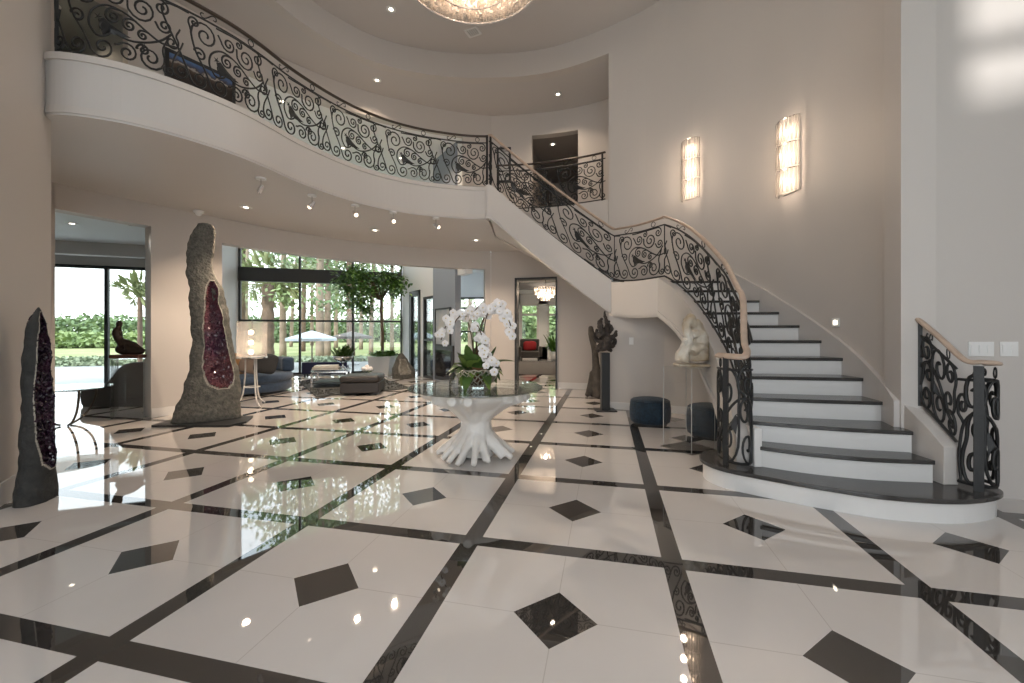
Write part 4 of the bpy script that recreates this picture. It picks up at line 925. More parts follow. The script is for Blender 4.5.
obj('shade', MB().lathe([(.235, .876), (.235, 1.50), (.228, 1.50), (.228, .876)], 40, c), 'shade_mesh', t, smooth_=True); obj('stem', MB().tube([c+Vector((0, 0, .87)), c+Vector((0, 0, 1.56))], .010, 6), 'chrome', t)
for z in (.96, 1.13, 1.31): obj('bulb', MB().ball(c+Vector((0, -.03, z)), .042, 10, 8), 'bulb', t, smooth_=True)
lamp('POINT', 'floor_lamp_light', c+Vector((0, -.05, 1.15)), 6, WARM, shadow_soft_size=.03)

# ---------------------------------------------------------------- side room
mat('velvet_black', (.07, .064, .06), .9, sheen=.5, bump=.2, bscale=80)
t = thing('chaise_sofa', 'dark charcoal chaise with a swooping back in the room at the left', 'sofa', (-6.9, 7.3, 0))
A = lambda px, py: at(px, py, 7.35)
out = [A(79, 394), A(80, 391), A(84, 389.5), A(98, 387), A(106, 383), A(112, 376), A(118, 368), A(124, 364), A(132, 362.5), A(150, 361.5), A(158, 362), A(158, 408), A(140, 409), A(110, 411), A(92, 412), A(86, 410), A(80, 404)]
mb = MB(); n = len(out); dv = Vector((-.1, .55, 0)); base_ = [p for p in out]; mb.add(base_+[p+dv for p in base_], [tuple(range(n)), tuple(range(n, 2*n))[::-1]]+[(i, (i+1) % n, n+(i+1) % n, n+i) for i in range(n)])
obj('back_shell', mb, 'velvet_black', t, bevel=.03)
mb = MB(); p0, p1 = A(84, 0), A(157, 0); mb.prism([(p0.x-.1, 7.9), (p1.x-.1, 7.9), (p1.x-.25, 8.75), (p0.x-.25, 8.75)], .12, .42); obj('seat', mb, 'velvet_black', t, bevel=.05)
for px, yy in ((86, 7.45), (150, 7.45), (84, 8.6), (150, 8.6)): q = at(px, 0, yy); obj('leg', MB().box((q.x-.03, yy-.03, 0), (q.x+.03, yy+.03, .14)), 'black_frame', t)
# acrylic plinth and reclining bronze
PC = Vector((at(131, 0, 6.45).x, 6.45, 0)); R = Matrix.Rotation(dg(30), 3, 'Z'); t = thing('acrylic_plinth', 'clear acrylic plinth carrying the bronze figure in the left opening', 'pedestal', PC); hp = EYE+(HOR-358)/FPX*6.45; w = .19
for nm, lo, hi in (('side_panel', (-w, -w, .0), (w, -w+.012, hp-.012)), ('side_panel', (-w, w-.012, .0), (w, w, hp-.012)), ('side_panel', (-w, -w+.012, 0), (-w+.012, w-.012, hp-.012)), ('side_panel', (w-.012, -w+.012, 0), (w, w-.012, hp-.012)), ('top_panel', (-w, -w, hp-.012), (w, w, hp))): obj(nm, MB().box(lo, hi, R, PC), 'acrylic', t)
mat('bronze', (.045, .028, .02), .4, metal=.4, bump=.4, bscale=30); mat('wood_red', (.12, .045, .03), .5)
t = thing('bronze_figure', 'dark bronze kneeling figure on a wooden base atop the clear plinth', 'sculpture', (PC.x, PC.y, hp+.001)); A = lambda px, py, dy=0: at(px, py, 6.45+dy)
obj('wooden_base', MB().box((A(116, 0).x, 6.33, hp+.001), (A(145, 0).x, 6.57, hp+.055)), 'wood_red', t, bevel=.006)
mb = MB()
for pts in ([(119.5, 320.5, .022), (119.4, 322.5, .04), (119.2, 325, .042), (118.8, 327.3, .032), (117.6, 330, .055), (117.2, 333, .068), (118, 337, .06), (121, 342, .055), (124, 346, .07)], [(122, 341, .035), (127, 342.5, .05), (134, 345.5, .05), (141, 349, .03), (146, 350.5, .012)], [(117, 331, .03), (115.3, 335, .02), (117, 339, .018), (121, 340, .016)], [(122, 346, .05), (118, 350, .04), (124, 352, .045), (132, 352, .05), (140, 352, .04), (144, 352, .02)], [(128, 345, .05), (130, 349, .06), (137, 350, .045)]):
    Q = smooth([A(x, y) for x, y, r in pts], 5); m_ = len(pts)-1; mb.tube(Q, [interp([(i, pts[i][2]) for i in range(m_+1)], k*m_/(len(Q)-1)) for k in range(len(Q))], 10)
for v in mb.v: v.z = max(v.z, hp+.05)
obj('figure_body', mb, 'bronze', t, remesh=.014)
# low glass table with curved metal legs
TCc = Vector((-6.25, 5.85, 0)); t = thing('glass_side_table', 'low glass table on curved bronze hoop legs at the left opening', 'table', TCc)
mat('bronze_bar', (.10, .085, .07), .35, metal=.8)
obj('glass_top', MB().lathe([(0, .53), (.48, .53), (.485, .536), (.48, .542), (0, .542)], 48, TCc), 'table_glass', t)
for a in (-28, 92, 212):
    d = Vector((math.cos(dg(a)), math.sin(dg(a)), 0)); obj('curved_leg', MB().tube(smooth([TCc+d*.44+Vector((0, 0, .53)), TCc+d*.43+Vector((0, 0, .40)), TCc+d*.36+Vector((0, 0, .22)), TCc+d*.22+Vector((0, 0, .08)), TCc+d*.06+Vector((0, 0, .012))], 6), .014, 6), 'bronze_bar', t, smooth_=True)

# ---------------------------------------------------------------- sitting room beyond the doorway
sp = [(.05, 13.0), (1.55, 13.0), (2.75, 19.0), (-.35, 19.0)]
tag(obj('carpet', MB().prism(sp, .001, .02), 'dark_carpet', loc=(1, 16, 0)), 'dark grey carpet on the floor of the room beyond the doorway', 'carpet')
q = at(530, 0, 19.4); q.z = 0; t = thing('armchair', 'grey armchair with a red cushion seen through the doorway', 'armchair', q)
obj('seat', MB().box((-.42, -.38, .16), (.42, .4, .46), None, q), 'fabric_charcoal', t, bevel=.05); obj('backrest', MB().box((-.46, .3, .2), (.46, .5, 1.02), None, q), 'fabric_charcoal', t, bevel=.06)
for sx_ in (-1, 1):
    obj('armrest', MB().box((sx_*.47-.07, -.38, .2), (sx_*.47+.07, .45, .68), None, q), 'fabric_charcoal', t, bevel=.05)
    for sy_ in (-1, 1): obj('leg', MB().tube([q+Vector((sx_*.38, sy_*.3, .2)), q+Vector((sx_*.4, sy_*.32, 0))], .025, 6), 'black_frame', t)
mat('fabric_red', (.30, .015, .02), .8); kq = q+Vector((0, .12, .47)); k = thing('red_cushion', 'red cushion on the grey armchair beyond the doorway', 'cushion', kq)
mbc = MB().ball((0, 0, 0), 1, 18, 12)
for v in mbc.v: v.x, v.y, v.z = math.copysign(abs(v.x)**.5, v.x)*.31, v.y*.1, math.copysign(abs(v.z)**.5, v.z)*.22
mbc.v = [v+kq+Vector((0, 0, .235)) for v in mbc.v]; obj('cushion_cover', mbc, 'fabric_red', k, smooth_=True)
q = at(554, 0, 19.0); q.z = 0; t = thing('potted_plant', 'green potted plant at the right side of the doorway view', 'plant', q); mb = MB(); rnd = random.Random(6); blades(mb, q+Vector((0, 0, .45)), 60, .5, .3, rnd, .05, 1.2)
obj('pot', MB().lathe([(.14, 0), (.2, .45), (.17, .45), (0, .42)], 20, q), 'planter_white', t, smooth_=True); obj('foliage', mb, 'leaf_bright', t)
# crystal chandelier in that room
q = at(545.5, 0, 13.2); zb = EYE+(HOR-302)/FPX*13.2; t = thing('room_chandelier', 'tiered crystal chandelier hanging beyond the doorway', 'chandelier', (q.x, 13.2, 3.2)); q.z = 0
obj('canopy', MB().lathe([(.07, 3.17), (.07, 3.2)], 16, q), 'chrome', t); obj('stem', MB().tube([q+Vector((0, 0, 2.7)), q+Vector((0, 0, 3.18))], .012, 6), 'black_frame', t)
for i, (r, z) in enumerate(((.36, 2.68), (.34, 2.58), (.26, 2.48), (.15, 2.39))):
    obj('ring', MB().tube([q+Vector((r*math.cos(2*PI*k/24), r*math.sin(2*PI*k/24), z+.05)) for k in range(24)], .008, 4, closed=True), 'chrome', t)
    mb = MB(); m_ = int(r*70)
    for k in range(m_): a = 2*PI*k/m_; mb.box((-.018, -.006, -.06), (.018, .006, .05), Matrix.Rotation(a+PI/2, 3, 'Z'), q+Vector((r*math.cos(a), r*math.sin(a), z)))
    g_ = obj('crystal_fringe', mb, 'crystal_lit', t); g_['kind'] = 'stuff'
for k in range(4): a = PI/4+PI/2*k; obj('bulb', MB().ball(q+Vector((.18*math.cos(a), .18*math.sin(a), 2.6)), .035, 8, 6), 'bulb', t)
lamp('POINT', 'room_chandelier_light', q+Vector((0, 0, 2.62)), 70, WARM, shadow_soft_size=.05)
# breakfast corner glimpsed at the right of the living room
q = at(429, 0, 13.2); q.z = 0; ottm = thing('blue_pouf', 'bright blue round pouf glimpsed past the dark door', 'ottoman', q)
mat('fabric_sky', (.03, .09, .22), .9); obj('seat', MB().lathe([(.26, .03), (.30, .08), (.31, .3), (.28, .4), (.2, .44), (0, .45)], 28, q), 'fabric_sky', ottm, smooth_=True); obj('plinth', MB().lathe([(.24, 0), (.24, .03)], 20, q), 'black_frame', ottm)
# fireplace and picture on the chimney breast
fa, fb = along(WB, WC, 438.5), along(WB, WC, 456.5); fn = nR*-.062
t = thing('fireplace', 'black glass fronted fireplace insert low on the blue grey chimney breast', 'fireplace', (fa.x, fa.y, 0)); mb = MB()
mat('black_gloss', (.015, .016, .02), .08)
mb.prism([fa+fn, fb+fn, fb+fn-nR*.05, fa+fn-nR*.05], .05, .98); obj('surround', mb, 'black_frame', t); d = (fb-fa); mb = MB(); mb.prism([fa+d*.08+fn-nR*.05, fb-d*.08+fn-nR*.05, fb-d*.08+fn-nR*.06, fa+d*.08+fn-nR*.06], .15, .85); obj('firebox_glass', mb, 'black_gloss', t)
pa, pb = along(WB, WC, 439), along(WB, WC, 453); t = thing('framed_picture', 'pale framed picture hung above the fireplace', 'picture', (pa.x, pa.y, 1.3)); d = pb-pa
mat('canvas_pale', (.45, .48, .52), .6, col2=(.62, .6, .56), vscale=3)
obj('canvas', MB().prism([pa+fn, pb+fn, pb+fn-nR*.03, pa+fn-nR*.03], 1.0, 1.92), 'canvas_pale', t); mb = MB()
for u0, u1, z0, z1 in ((-.04, 0, .96, 1.96), (1, 1.04, .96, 1.96), (0, 1, .96, 1.0), (0, 1, 1.92, 1.96)): mb.prism([pa+d*u0+fn, pa+d*u1+fn, pa+d*u1+fn-nR*.05, pa+d*u0+fn-nR*.05], z0, z1)
obj('picture_frame', mb, 'black_frame', t)
# ---------------------------------------------------------------- lamps of the hall
def downlight(x, y, z, label, power=26, group='recessed downlights', spot=True, size=125):
    t = thing('recessed_downlight', label, 'ceiling light', (x, y, z), group); c = Vector((x, y, z))
    obj('trim_ring', MB().lathe([(.058, -.001), (.088, -.001), (.088, -.008), (.062, -.012), (.058, -.008)], 24, c), 'plastic_white', t, smooth_=True); obj('lens', MB().lathe([(0, -.002), (.057, -.002), (.057, -.007), (0, -.010)], 20, c), 'lens', t)
    if spot:
        l = lamp('SPOT', 'downlight_beam', (x, y, z-.03), power, (1, .76, .55), spot_size=dg(size), spot_blend=.8, shadow_soft_size=.05)
for px, py, lb in ((246, 207, 'recessed downlight under the balcony nearest the tall geode'), (375, 230, 'recessed downlight in the middle of the balcony underside'), (476, 240, 'recessed downlight under the balcony nearest the stair')):
    p = atz(px, py, SOF); downlight(p.x, p.y, SOF, lb, 215)
for px, py, lb in ((377, 80, 'recessed downlight in the upper hall ceiling above the balcony railing'), (558, 94, 'recessed downlight in the upper hall ceiling above the dark corridor')):
    p = atz(px, py, CEIL2); downlight(p.x, p.y, CEIL2, lb, 70)
p = atz(391, 9, DOME); downlight(p.x, p.y, DOME, 'recessed downlight in the round ceiling left of the chandelier', 60)
for px, py, lb in ((277, 96, 'recessed light in the living room ceiling above the balcony railing, nearest'), (343, 148, 'recessed light in the living room ceiling, low behind the railing middle'), (401, 158, 'recessed light in the living room ceiling, seen lowest behind the railing'), (421, 136, 'recessed light in the living room ceiling next to the grey chimney')):
    p = atz(px, py, 6.08); downlight(p.x, max(p.y, 9.6 if px > 300 else 8.6), 6.08, lb, 110)
p = atz(553, 143, 6.1); downlight(p.x, max(p.y, 10.6), 6.1, 'recessed light in the dark corridor ceiling of the upper floor', 40)
downlight(.75, 16.5, 3.2, 'added fill light in the ceiling of the room beyond the doorway, nearest its chandelier', 160)  # lamp added to brighten the room beyond the doorway
downlight(1.3, 18.6, 3.2, 'added fill light in the ceiling of the room beyond the doorway, near its windows', 160)  # second lamp added to brighten the same room
downlight(-6.85, 6.22, 6.2, 'added fill light in the ceiling of the dark upper room at the left', 60)  # out of view, added to lift the dark upper room
p = Vector((at(72, 0, 7.6).x, 7.6)); downlight(p.x, p.y, 3.3, 'recessed light in the left side room ceiling', 30)
def track_spot(px, py, label, aim, on=True):
    p = atz(px, py-9, SOF); c = Vector((p.x, p.y, SOF)); t = thing('ceiling_spotlight', label, 'spotlight', c, 'pin spotlights under the balcony')
    obj('canopy', MB().lathe([(.06, -.02), (.06, 0)], 20, c), 'plastic_white', t); obj('stem', MB().tube([c+Vector((0, 0, -.02)), c+Vector((0, 0, -.10))], .009, 6), 'chrome', t)
    d = (Vector(aim)-c).normalized(); h = c+Vector((0, 0, -.13)); obj('lamp_head', MB().tube([h-d*.05, h+d*.0, h+d*.05], [.022, .03, .034], 12, cap=True), 'chrome', t)
    obj('bulb', MB().ball(h+d*.05, .030, 10, 8), 'spot_bulb' if on else 'chrome', t)
    if on:
        l = lamp('SPOT', 'spotlight_beam', h+d*.09, 150, (1, .80, .6), spot_size=dg(55), spot_blend=.7, shadow_soft_size=.03); l.rotation_euler = d.to_track_quat('-Z', 'Y').to_euler()
for px, py, lb, aim in ((261, 187, 'unlit pin spotlight at the left end of the row under the balcony', (-4.6, 6.1, 1.5)), (312, 204, 'lit pin spotlight second from the left under the balcony', (-4.6, 6.2, 1.3)), (355, 214, 'lit pin spotlight in the middle of the row under the balcony', (-.4, 4.6, .8)), (393, 221, 'lit pin spotlight second from the right under the balcony', (-.4, 4.6, .9)), (436, 227, 'lit pin spotlight at the right end of the row under the balcony', (1.6, 7.2, 1.5))):
    track_spot(px, py, lb, aim, px != 261)
p = atz(204, 213, SOF); t = thing('security_camera', 'small white dome camera under the balcony by the tall geode', 'camera', (p.x, p.y-.12, SOF)); c = Vector((p.x, p.y-.12, SOF))
obj('base', MB().lathe([(.07, -.03), (.075, 0)], 20, c), 'plastic_white', t); obj('dome', MB().ball(c+Vector((0, 0, -.035)), .05, 14, 10), 'plastic_white', t, smooth_=True)
# air vents
def vent(name, label, c, w, d, ang, z, m='plastic_white'):
    R, O = orient((c[0], c[1]), ang); O.z = z; t = thing(name, label, 'vent', O); mb = MB()
    for lo, hi in (((-w, -d, -.012), (w, -d+.025, 0)), ((-w, d-.025, -.012), (w, d, 0)), ((-w, -d, -.012), (-w+.025, d, 0)), ((w-.025, -d, -.012), (w, d, 0))): mb.box(lo, hi, R, O)
    obj('vent_frame', mb, m, t); obj('backing', MB().box((-w+.02, -d+.02, -.002), (w-.02, d-.02, -.0005), R, O), 'black_frame', t)
    for k in range(6): x = -w+.04+(2*w-.08)*k/5; obj('slat', MB().box((x-.012, -d+.02, -.010), (x+.012, d-.02, -.003), R, O), m, t)
p = atz(473, 32, DOME); vent('ceiling_vent', 'small white air vent in the round ceiling behind the chandelier', (p.x, p.y), .14, .11, -25, DOME)
p = Vector((at(136, 0, 7.6).x, 7.7)); vent('ceiling_vent', 'white square air vent in the left side room ceiling', (p.x, p.y), .28, .16, 18, 3.3)
# wall sconces
def sconce(px, py, w, h, label):
    k = (px-512)/FPX; best = min(range(len(DRUMW)-1), key=lambda i: abs(DRUMW[i].x/DRUMW[i].y-k)); 
    a, b = DRUMW[best], DRUMW[best+1]; p = a; tg = (DRUMW[best+1]-DRUMW[max(best-1, 0)]).normalized(); nn = Vector((tg.y, -tg.x)); 
    if nn.dot(CEN-p) < 0: nn = -nn
    zc = EYE+(HOR-py)/FPX*p.y; t = thing('wall_sconce', label, 'sconce', (p.x, p.y, zc), 'crystal wall sconces'); ang = math.atan2(tg.y, tg.x); R = Matrix.Rotation(ang, 3, 'Z')
    # local axes: x along the wall, y pointing out of the wall
    s = 1 if (R @ Vector((0, 1, 0))).dot(Vector((nn.x, nn.y, 0))) > 0 else -1; O = Vector((p.x, p.y, zc)); L = lambda x, y, z: O+R @ Vector((x, s*y, z))
    bx = lambda lo, hi: MB().box((lo[0], min(s*lo[1], s*hi[1]), lo[2]), (hi[0], max(s*lo[1], s*hi[1]), hi[2]), R, O)
    obj('backplate', bx((-w*.4, .002, -h*.46), (w*.4, .022, h*.46)), 'wall_paint', t)
    n = 11
    for row in range(3):
        zt = h/2-row*h/3
        obj('rod_holder', MB().tube([L(w/2*math.cos(PI*i/14), .03+.12*math.sin(PI*i/14), zt-.01) for i in range(15)], .006, 4), 'chrome', t)
        for i in range(n):
            a = PI*(i+.5)/n; q = L(w/2*math.cos(a), .03+.12*math.sin(a), 0); obj('crystal_rod', MB().tube([q+Vector((0, 0, zt-.012)), q+Vector((0, 0, zt-h/3*.95))], [.012, .012], 5), 'crystal_rod_glass', t)
        obj('bulb', MB().ball(L(0, .075, zt-h/6), .020, 8, 6, (1, 1, 1.6)), 'bulb', t, smooth_=True)
        obj('bulb', MB().ball(L(w*.22, .07, zt-h/6), .016, 8, 6, (1, 1, 1.6)), 'bulb', t, smooth_=True)
        lamp('POINT', 'sconce_light', L(-.02, .19, zt-h/6), 4.0, WARM, shadow_soft_size=.05)
sconce(691, 171, .32, .98, 'crystal wall sconce, the one higher up the curved stair wall')
sconce(793, 158, .34, .92, 'crystal wall sconce, the one nearer the right wall')
# big crystal chandelier
CH = Vector((-.42, 4.32, 4.97)); t = thing('crystal_chandelier', 'large round crystal chandelier hanging from the round ceiling', 'chandelier', (CH.x, CH.y, DOME))
obj('canopy', MB().lathe([(.16, DOME-.04), (.16, DOME)], 24, (CH.x, CH.y, 0)), 'chrome', t)
for a in (0, 120, 240): d = Vector((math.cos(dg(a)), math.sin(dg(a)), 0)); obj('suspension_rod', MB().tube([CH+d*.12+Vector((0, 0, 2.05)), CH+d*.45+Vector((0, 0, .62))], .008, 5), 'chrome', t)
for r, z in ((.76, .60), (.76, .34), (.76, .10), (.45, .04)): obj('ring', MB().tube([CH+Vector((r*math.cos(2*PI*k/48), r*math.sin(2*PI*k/48), z)) for k in range(48)], .012, 5, closed=True), 'chrome', t)
obj('lamp_tray', MB().lathe([(0, .17), (.70, .17), (.72, .19), (.72, .2), (0, .2)], 40, CH), 'bulb_soft' if 'bulb_soft' in M else mat('bulb_soft', (1, .9, .8), .5, emit=(1, .76, .58), estr=.75), t)
rnd = random.Random(3); mb = MB()
for i in range(1500):
    r = .76*math.sqrt(rnd.random()); a = rnd.uniform(0, 2*PI); zz = .02+.11*(r/.76)**2+rnd.uniform(-.012, .02); mb.ball(CH+Vector((r*math.cos(a), r*math.sin(a), zz)), rnd.uniform(.014, .026), 5, 3)
b = obj('bead_bowl', mb, 'bead_glass', t); b['kind'] = 'stuff'
mb = MB()
for k in range(110):
    a = 2*PI*k/110
    for z in range(13): mb.ball(CH+Vector((.765*math.cos(a), .765*math.sin(a), .13+.037*z)), .017, 5, 3)
b = obj('bead_curtain', mb, 'bead_glass', t); b['kind'] = 'stuff'
for k in range(10): a = 2*PI*k/10; obj('bulb', MB().ball(CH+Vector((.4*math.cos(a), .4*math.sin(a), .115)), .035, 8, 6), 'bulb', t)
lamp('POINT', 'chandelier_light', CH+Vector((0, 0, -.25)), 42, (1, .86, .72), shadow_soft_size=.06)
lamp('POINT', 'chandelier_uplight', CH+Vector((0, 0, .75)), 16, (1, .86, .72), shadow_soft_size=.06)
# wall plates and step light
q_ = QW
def plate(px, py, w, h, n, label):
    c = WR(px); d = Vector((q_.x, q_.y)); z = EYE+(HOR-py)/FPX*c.y; nn = Vector((-.222, -.975)); t = thing('switch_plate', label, 'light switch', (c.x, c.y, z), 'wall plates on the right wall')
    f = lambda u0, u1, z0, z1, o0, o1: MB().prism([c+d*u0+nn*o0, c+d*u1+nn*o0, c+d*u1+nn*o1, c+d*u0+nn*o1], z+z0, z+z1)
    obj('plate', f(-w/2, w/2, -h/2, h/2, .001, .008), 'plastic_white', t, bevel=.002)
    for k in range(n): u = -w/2+w*(k+.5)/n; obj('rocker', f(u-.016, u+.016, -.034, .034, .008, .013), 'plastic_white', t)
plate(980.5, 349, .165, .115, 3, 'white three-gang switch plate above the short balustrade'); plate(1008.5, 349, .115, .115, 2, 'white two-gang switch plate beside the wider one')
k = (837-512)/FPX; best = min(range(len(DRUMW)), key=lambda i: abs(DRUMW[i].x/DRUMW[i].y-k)); p = DRUMW[best]; z = EYE+(HOR-322.5)/FPX*p.y; nn = (Vector((1.5, 4.2))-p).normalized(); R = Matrix.Rotation(math.atan2(nn.y, nn.x)+PI/2, 3, 'Z')
t = thing('step_light', 'tiny square lit step light on the wall above the stair skirting', 'wall light', (p.x, p.y, z)); O = Vector((p.x, p.y, z))
obj('plate', MB().box((-.045, -.016, -.045), (.045, 0, .045), R, O), 'plastic_white', t, bevel=.003); obj('lens', MB().box((-.02, -.02, -.02), (.02, -.016, .02), R, O), 'lens', t)
c = US[1].lerp(US[2], .42); nn2 = Vector((-.36, -.93)); z = EYE+(HOR-341)/FPX*c.y; t = thing('wall_plate', 'small white plate on the wall under the stair beside the root sculpture', 'wall plate', (c.x, c.y, z)); dU = (US[2]-US[1]).normalized()
obj('plate', MB().prism([c-dU*.035+nn2*.001, c+dU*.035+nn2*.001, c+dU*.035+nn2*.012, c-dU*.035+nn2*.012], z-.06, z+.06), 'plastic_white', t)
obj('rocker', MB().prism([c-dU*.014+nn2*.012, c+dU*.014+nn2*.012, c+dU*.014+nn2*.018, c-dU*.014+nn2*.018], z-.03, z+.03), 'plastic_white', t)
# pictures on the upper hall wall
def hung(name, label, q0, q1, z0, z1, m):
    P = sub(BACK2, q0, q1); a, b = P[0], P[-1]; d = (b-a).normalized(); nn = Vector((d.y, -d.x)); off = max((nn.dot(p-a) for p in P))+.01; a, b = a+nn*off, b+nn*off; t = thing(name, label, 'picture', (a.x, a.y, z0))
    obj('canvas', MB().prism([a, b, b+nn*.03, a+nn*.03], z0, z1), m, t); mb = MB(); w = .05
    for u, v, y0, y1 in ((a-d*w, a, z0-w, z1+w), (b, b+d*w, z0-w, z1+w), (a, b, z0-w, z0), (a, b, z1, z1+w)): mb.prism([u, v, v+nn*.045, u+nn*.045], y0, y1)
    obj('picture_frame', mb, 'black_frame', t)
def art_mat():
    m = bpy.data.materials.new('abstract_canvas'); m.use_nodes = True; nt = m.node_tree; b = nt.nodes['Principled BSDF']; tc = nt.nodes.new('ShaderNodeTexCoord'); s = nt.nodes.new('ShaderNodeSeparateXYZ'); n = nt.nodes.new('ShaderNodeTexNoise'); n.inputs['Scale'].default_value = 9; n.inputs['Detail'].default_value = 4
    nt.links.new(tc.outputs['Object'], s.inputs[0]); nt.links.new(tc.outputs['Object'], n.inputs['Vector']); a = nt.nodes.new('ShaderNodeMath'); a.operation = 'MULTIPLY_ADD'; a.inputs[1].default_value = .5; OFF = -2.72; nt.links.new(n.outputs['Fac'], a.inputs[0])
    sc = nt.nodes.new('ShaderNodeMath'); sc.operation = 'MULTIPLY'; sc.operation = 'MULTIPLY_ADD'; sc.inputs[1].default_value = 3; sc.inputs[2].default_value = OFF; nt.links.new(s.outputs['Z'], sc.inputs[0]); nt.links.new(sc.outputs[0], a.inputs[2]); r = nt.nodes.new('ShaderNodeValToRGB'); nt.links.new(a.outputs[0], r.inputs[0]); e = r.color_ramp.elements
    e[0].position = .45; e[0].color = (.03, .022, .02, 1); e[1].position = 1.2 if False else 1; e[1].color = (.10, .20, .42, 1)
    for p_, c_ in ((.62, (.10, .07, .055, 1)), (.70, (.5, .46, .42, 1)), (.76, (.06, .05, .06, 1)), (.9, (.08, .15, .33, 1))): x = e.new(p_); x.color = c_
    nt.links.new(r.outputs[0], b.inputs['Base Color']); M['abstract'] = m
art_mat()
hung('canvas_painting', 'blue and brown abstract painting seen through the balcony railing', 168, 231, 4.55, 5.72, 'abstract')
hung('framed_print', 'small grey framed print at the head of the stair', 499, 509, 5.0, 5.75, 'canvas_pale')
# ---------------------------------------------------------------- garden beyond the windows
mat('foliage_mid', (.21, .29, .12), .8, col2=(.33, .40, .18), vscale=.6); mat('foliage_dark', (.13, .19, .085), .8, col2=(.20, .27, .13), vscale=.5); mat('foliage_palm', (.17, .21, .08), .7, col2=(.26, .27, .12), vscale=.8); mat('foliage_grey', (.26, .31, .19), .8, col2=(.38, .42, .28), vscale=1)
mat('trunk_pale', (.34, .26, .20), .9, bump=.6, bscale=6, col2=(.22, .16, .12), vscale=2); mat('trunk_brown', (.20, .13, .09), .9, bump=.8, bscale=8, col2=(.11, .075, .055), vscale=3)
def leaves(mb, c, rad, n, s, rnd):
    for i in range(n):
        while True:
            d = Vector((rnd.uniform(-1, 1), rnd.uniform(-1, 1), rnd.uniform(-1, 1)))
            if d.length < 1: break
        p = Vector(c)+Vector((d.x*rad[0], d.y*rad[1], d.z*rad[2])); u = Vector((rnd.gauss(0, 1), rnd.gauss(0, 1), rnd.gauss(0, 1))).normalized()*s; w = u.orthogonal().normalized()*s*.5
        mb.add([p-u, p+w, p+u, p-w], [(0, 1, 2, 3)])
def tree(px, Y, h, r, label, leafm='foliage_mid', barkm='trunk_pale', crown0=.45, spread=2.2, n=900, lean=0, seed=0):
    rnd = random.Random(seed+int(px*7)); x = (px-512)/FPX*Y; b = Vector((x, Y, -.2)); t = thing('tree', label, 'tree', b, 'trees in the garden')
    r *= .72; P = smooth([b, b+Vector((lean*.3, 0, h*.35)), b+Vector((lean*.7, .2, h*.7)), b+Vector((lean, 0, h))], 5); obj('trunk', MB().tube(P, [lerp(r, r*.45, i/(len(P)-1)) for i in range(len(P))], 10), barkm, t, smooth_=True)
    mb = MB()
    for k in range(14):
        z = h*lerp(crown0, 1.05, rnd.random()**.8); a = rnd.uniform(0, 2*PI); q = rnd.uniform(.2, 1)*spread; leaves(mb, b+Vector((lean*z/h+q*math.cos(a), q*math.sin(a), z)), (spread*.5, spread*.5, spread*.32), n//14, .11+Y*.0025, rnd)
    o = obj('crown', mb, leafm, t); return t
def palm(px, Y, h, r, label, n=26, L=1.9, seed=1):
    rnd = random.Random(seed); b = Vector(((px-512)/FPX*Y, Y, -.2)); t = thing('palm_tree', label, 'palm tree', b, 'palms in the garden')
    obj('trunk', MB().tube([b+Vector((0, 0, h*i/12)) for i in range(13)], [r*(1.15 if i % 2 else .95) for i in range(13)], 10), 'trunk_brown', t, smooth_=True); top = b+Vector((0, 0, h)); mb = MB()
    for i in range(n):
        a = rnd.uniform(0, 2*PI); el = rnd.uniform(-.5, 1.2); d = Vector((math.cos(a)*math.cos(el), math.sin(a)*math.cos(el), math.sin(el))); tip = top+d*L*.55; mb.tube([top, tip], .03, 4); sd = d.orthogonal().normalized(); s2_ = d.cross(sd)
        for k in range(13):
            an = lerp(-1.25, 1.25, k/12); e = d*math.cos(an)+s2_*math.sin(an); q = tip+e*L*.55+Vector((0, 0, -.22*L*rnd.random())); w_ = sd*.04+e.cross(d)*.02; mb.add([tip, tip.lerp(q, .5)+w_*1.3+Vector((0, 0, .05)), q, tip.lerp(q, .5)-w_*1.3], [(0, 1, 2, 3)])
    obj('crown', mb, 'foliage_palm', t); return t
# in front of the great window
palm(268, 24, 4.3, .30, 'stout palm with a shaggy trunk outside the big window', 34, 2.0, 3)
palm(240, 26, 7.5, .28, 'taller thin palm near the window edge behind the stout one', 24, 2.2, 5)
TR = [(283, 27, 13, .30, 'slender pale tree just right of the stout palm', 0), (303, 34, 15, .28, 'thin straight tree behind the first window mullion', .3), (320, 24, 14, .34, 'pale thick tree left of the ficus crown', 0), (327.5, 26, 14, .30, 'pale twin trunk beside the thick tree', .1), (351, 25, 13, .36, 'reddish brown trunk behind the ficus crown', -.2), (336, 42, 16, .30, 'far slim tree between the thick trees and the ficus', 0), (371, 30, 13, .24, 'grey tree behind the white planter', .3), (392, 33, 14, .24, 'slim tree at the right edge of the big window', 0), (361, 38, 15, .26, 'far pale tree just left of the planter tree stem', .2), (291, 45, 15, .26, 'far slim leaning tree behind the window left half', .8), (246, 40, 14, .3, 'distant tree behind the thin palm', 0), (312, 50, 15, .3, 'most distant tree between the mullion and the thick trees', 0), (382, 48, 15, .3, 'distant tree behind the planter tree stem', 0)]
for i, (px, Y, h, r, lb, ln) in enumerate(TR): tree(px, Y, h, r, lb, ('foliage_mid', 'foliage_grey', 'foliage_dark')[i % 3], 'trunk_brown' if i in (4, 1) else 'trunk_pale', .22, 2.0+Y*.04, 1100, ln, i)
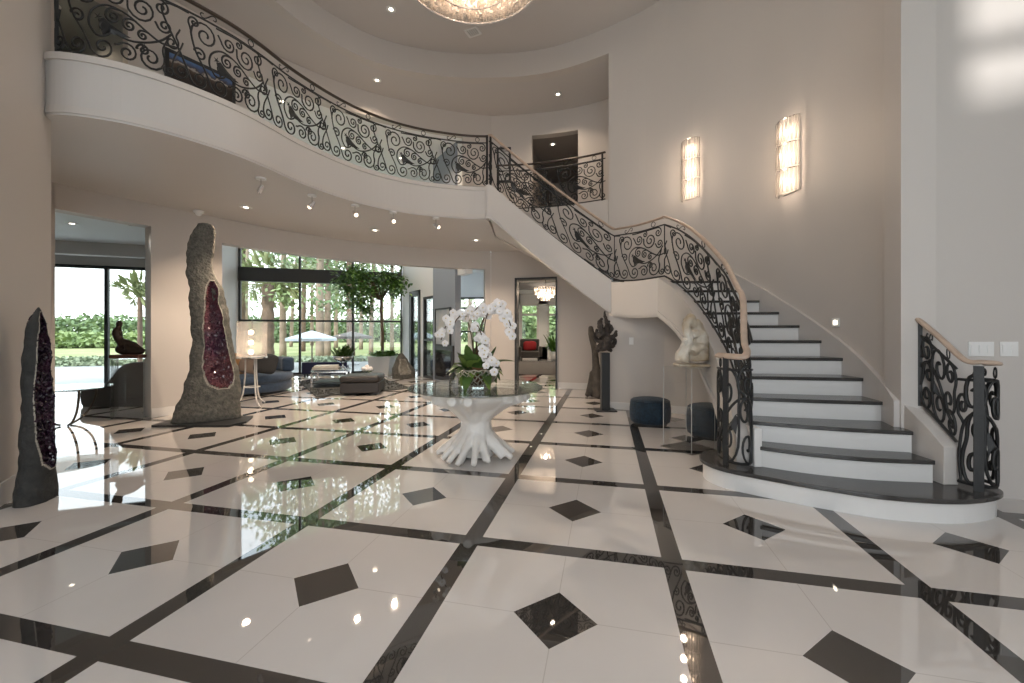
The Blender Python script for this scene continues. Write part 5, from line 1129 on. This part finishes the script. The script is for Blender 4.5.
# glimpsed past the chimney and in the sitting room window
for i, (px, Y, h, lb) in enumerate(((428, 27, 9, 'tree outside the narrow window past the dark door'), (470, 26, 8, 'tree outside the narrow window right of the chimney'), (525, 34, 11, 'left tree outside the sitting room window'), (536, 36, 12, 'right tree outside the sitting room window'), (552, 33, 11, 'tree outside the second sitting room window'))): tree(px, Y, h, .22, lb, ('foliage_mid', 'foliage_grey')[i % 2], 'trunk_pale', .12, 2.0, 800, 0, 40+i)
# left window
palm(140, 15, 2.9, .07, 'fan palm outside the left side room window', 24, .95, 8)
def hedge(pts, label, m, r, n, seed, s=.22):
    rnd = random.Random(seed); P = [Vector(p) for p in pts]; mb = MB(); L = len(P)-1
    for i in range(n):
        u = rnd.random()*L; k = int(u); c = P[k].lerp(P[min(k+1, L)], u-k); leaves(mb, c+Vector((0, 0, rnd.uniform(0, r[2]*.9))), (r[0], r[1], r[2]*.25), 14, s, rnd)
    o = obj('hedge', mb, m, loc=(P[0].x, P[0].y, -.2)); tag(o, label, 'hedge', kind='stuff')
hedge([(-85, 50, 0), (-48, 62, 0), (-20, 70, 0), (20, 72, 0), (50, 66, 0)], 'long distant belt of dark woodland beyond the lawn', 'foliage_dark', (3, 3, 3.6), 1500, 1, .4)
hedge([(-62, 36, 0), (-44, 42, 0), (-34, 45, 0)], 'bright green shrub belt beyond the lawn at the left', 'foliage_mid', (2.5, 2.5, 1.3), 600, 2, .3)
hedge([(-22, 16, 0), (-17, 17.2, 0), (-12.5, 18.2, 0)], 'low grey-green planting along the terrace edge at the left', 'foliage_grey', (.8, .8, .30), 500, 3, .10)
hedge([(-12, 18.8, 0), (-8, 19.6, 0), (-4, 20.2, 0)], 'low planting along the terrace edge outside the big window', 'foliage_grey', (.6, .6, .18), 300, 4, .10)
hedge([(-1, 30, 0), (6, 31, 0)], 'shrubs outside the sitting room windows', 'foliage_mid', (1.5, 1.5, 3.0), 400, 5, .25)
# garden parasols
mat('parasol_white', (.80, .82, .85), .8); mat('parasol_grey', (.20, .17, .15), .9)
def parasol(px, Y, zt, r, m, label, drop=.42):
    b = Vector(((px-512)/FPX*Y, Y, -.02)); t = thing('garden_parasol', label, 'parasol', b, 'parasols on the terrace'); mb = MB(); N = 8; vs = [b+Vector((0, 0, zt))]+[b+Vector((r*math.cos(2*PI*k/N), r*math.sin(2*PI*k/N), zt-drop)) for k in range(N)]+[b+Vector((r*math.cos(2*PI*k/N), r*math.sin(2*PI*k/N), zt-drop-.10)) for k in range(N)]
    mb.add(vs, [(0, 1+k, 1+(k+1) % N) for k in range(N)]+[(1+k, 1+N+k, 1+N+(k+1) % N, 1+(k+1) % N) for k in range(N)]); obj('canopy', mb, m, t); obj('pole', MB().tube([b, b+Vector((0, 0, zt+.05))], .028, 8), 'trunk_pale', t); obj('base', MB().lathe([(.28, 0), (.28, .06), (.05, .09)], 20, b), 'planter_white', t)
    for k in range(N): a = 2*PI*k/N; obj('rib', MB().tube([b+Vector((0, 0, zt-.03)), b+Vector((r*.98*math.cos(a), r*.98*math.sin(a), zt-drop-.02))], .012, 4), 'trunk_pale', t)
parasol(312, 16.0, 1.42, .95, 'parasol_white', 'white garden parasol on the terrace outside the big window', .30)
parasol(352, 17.5, 1.40, .85, 'parasol_grey', 'grey brown garden parasol on the terrace beside the white one', .22)
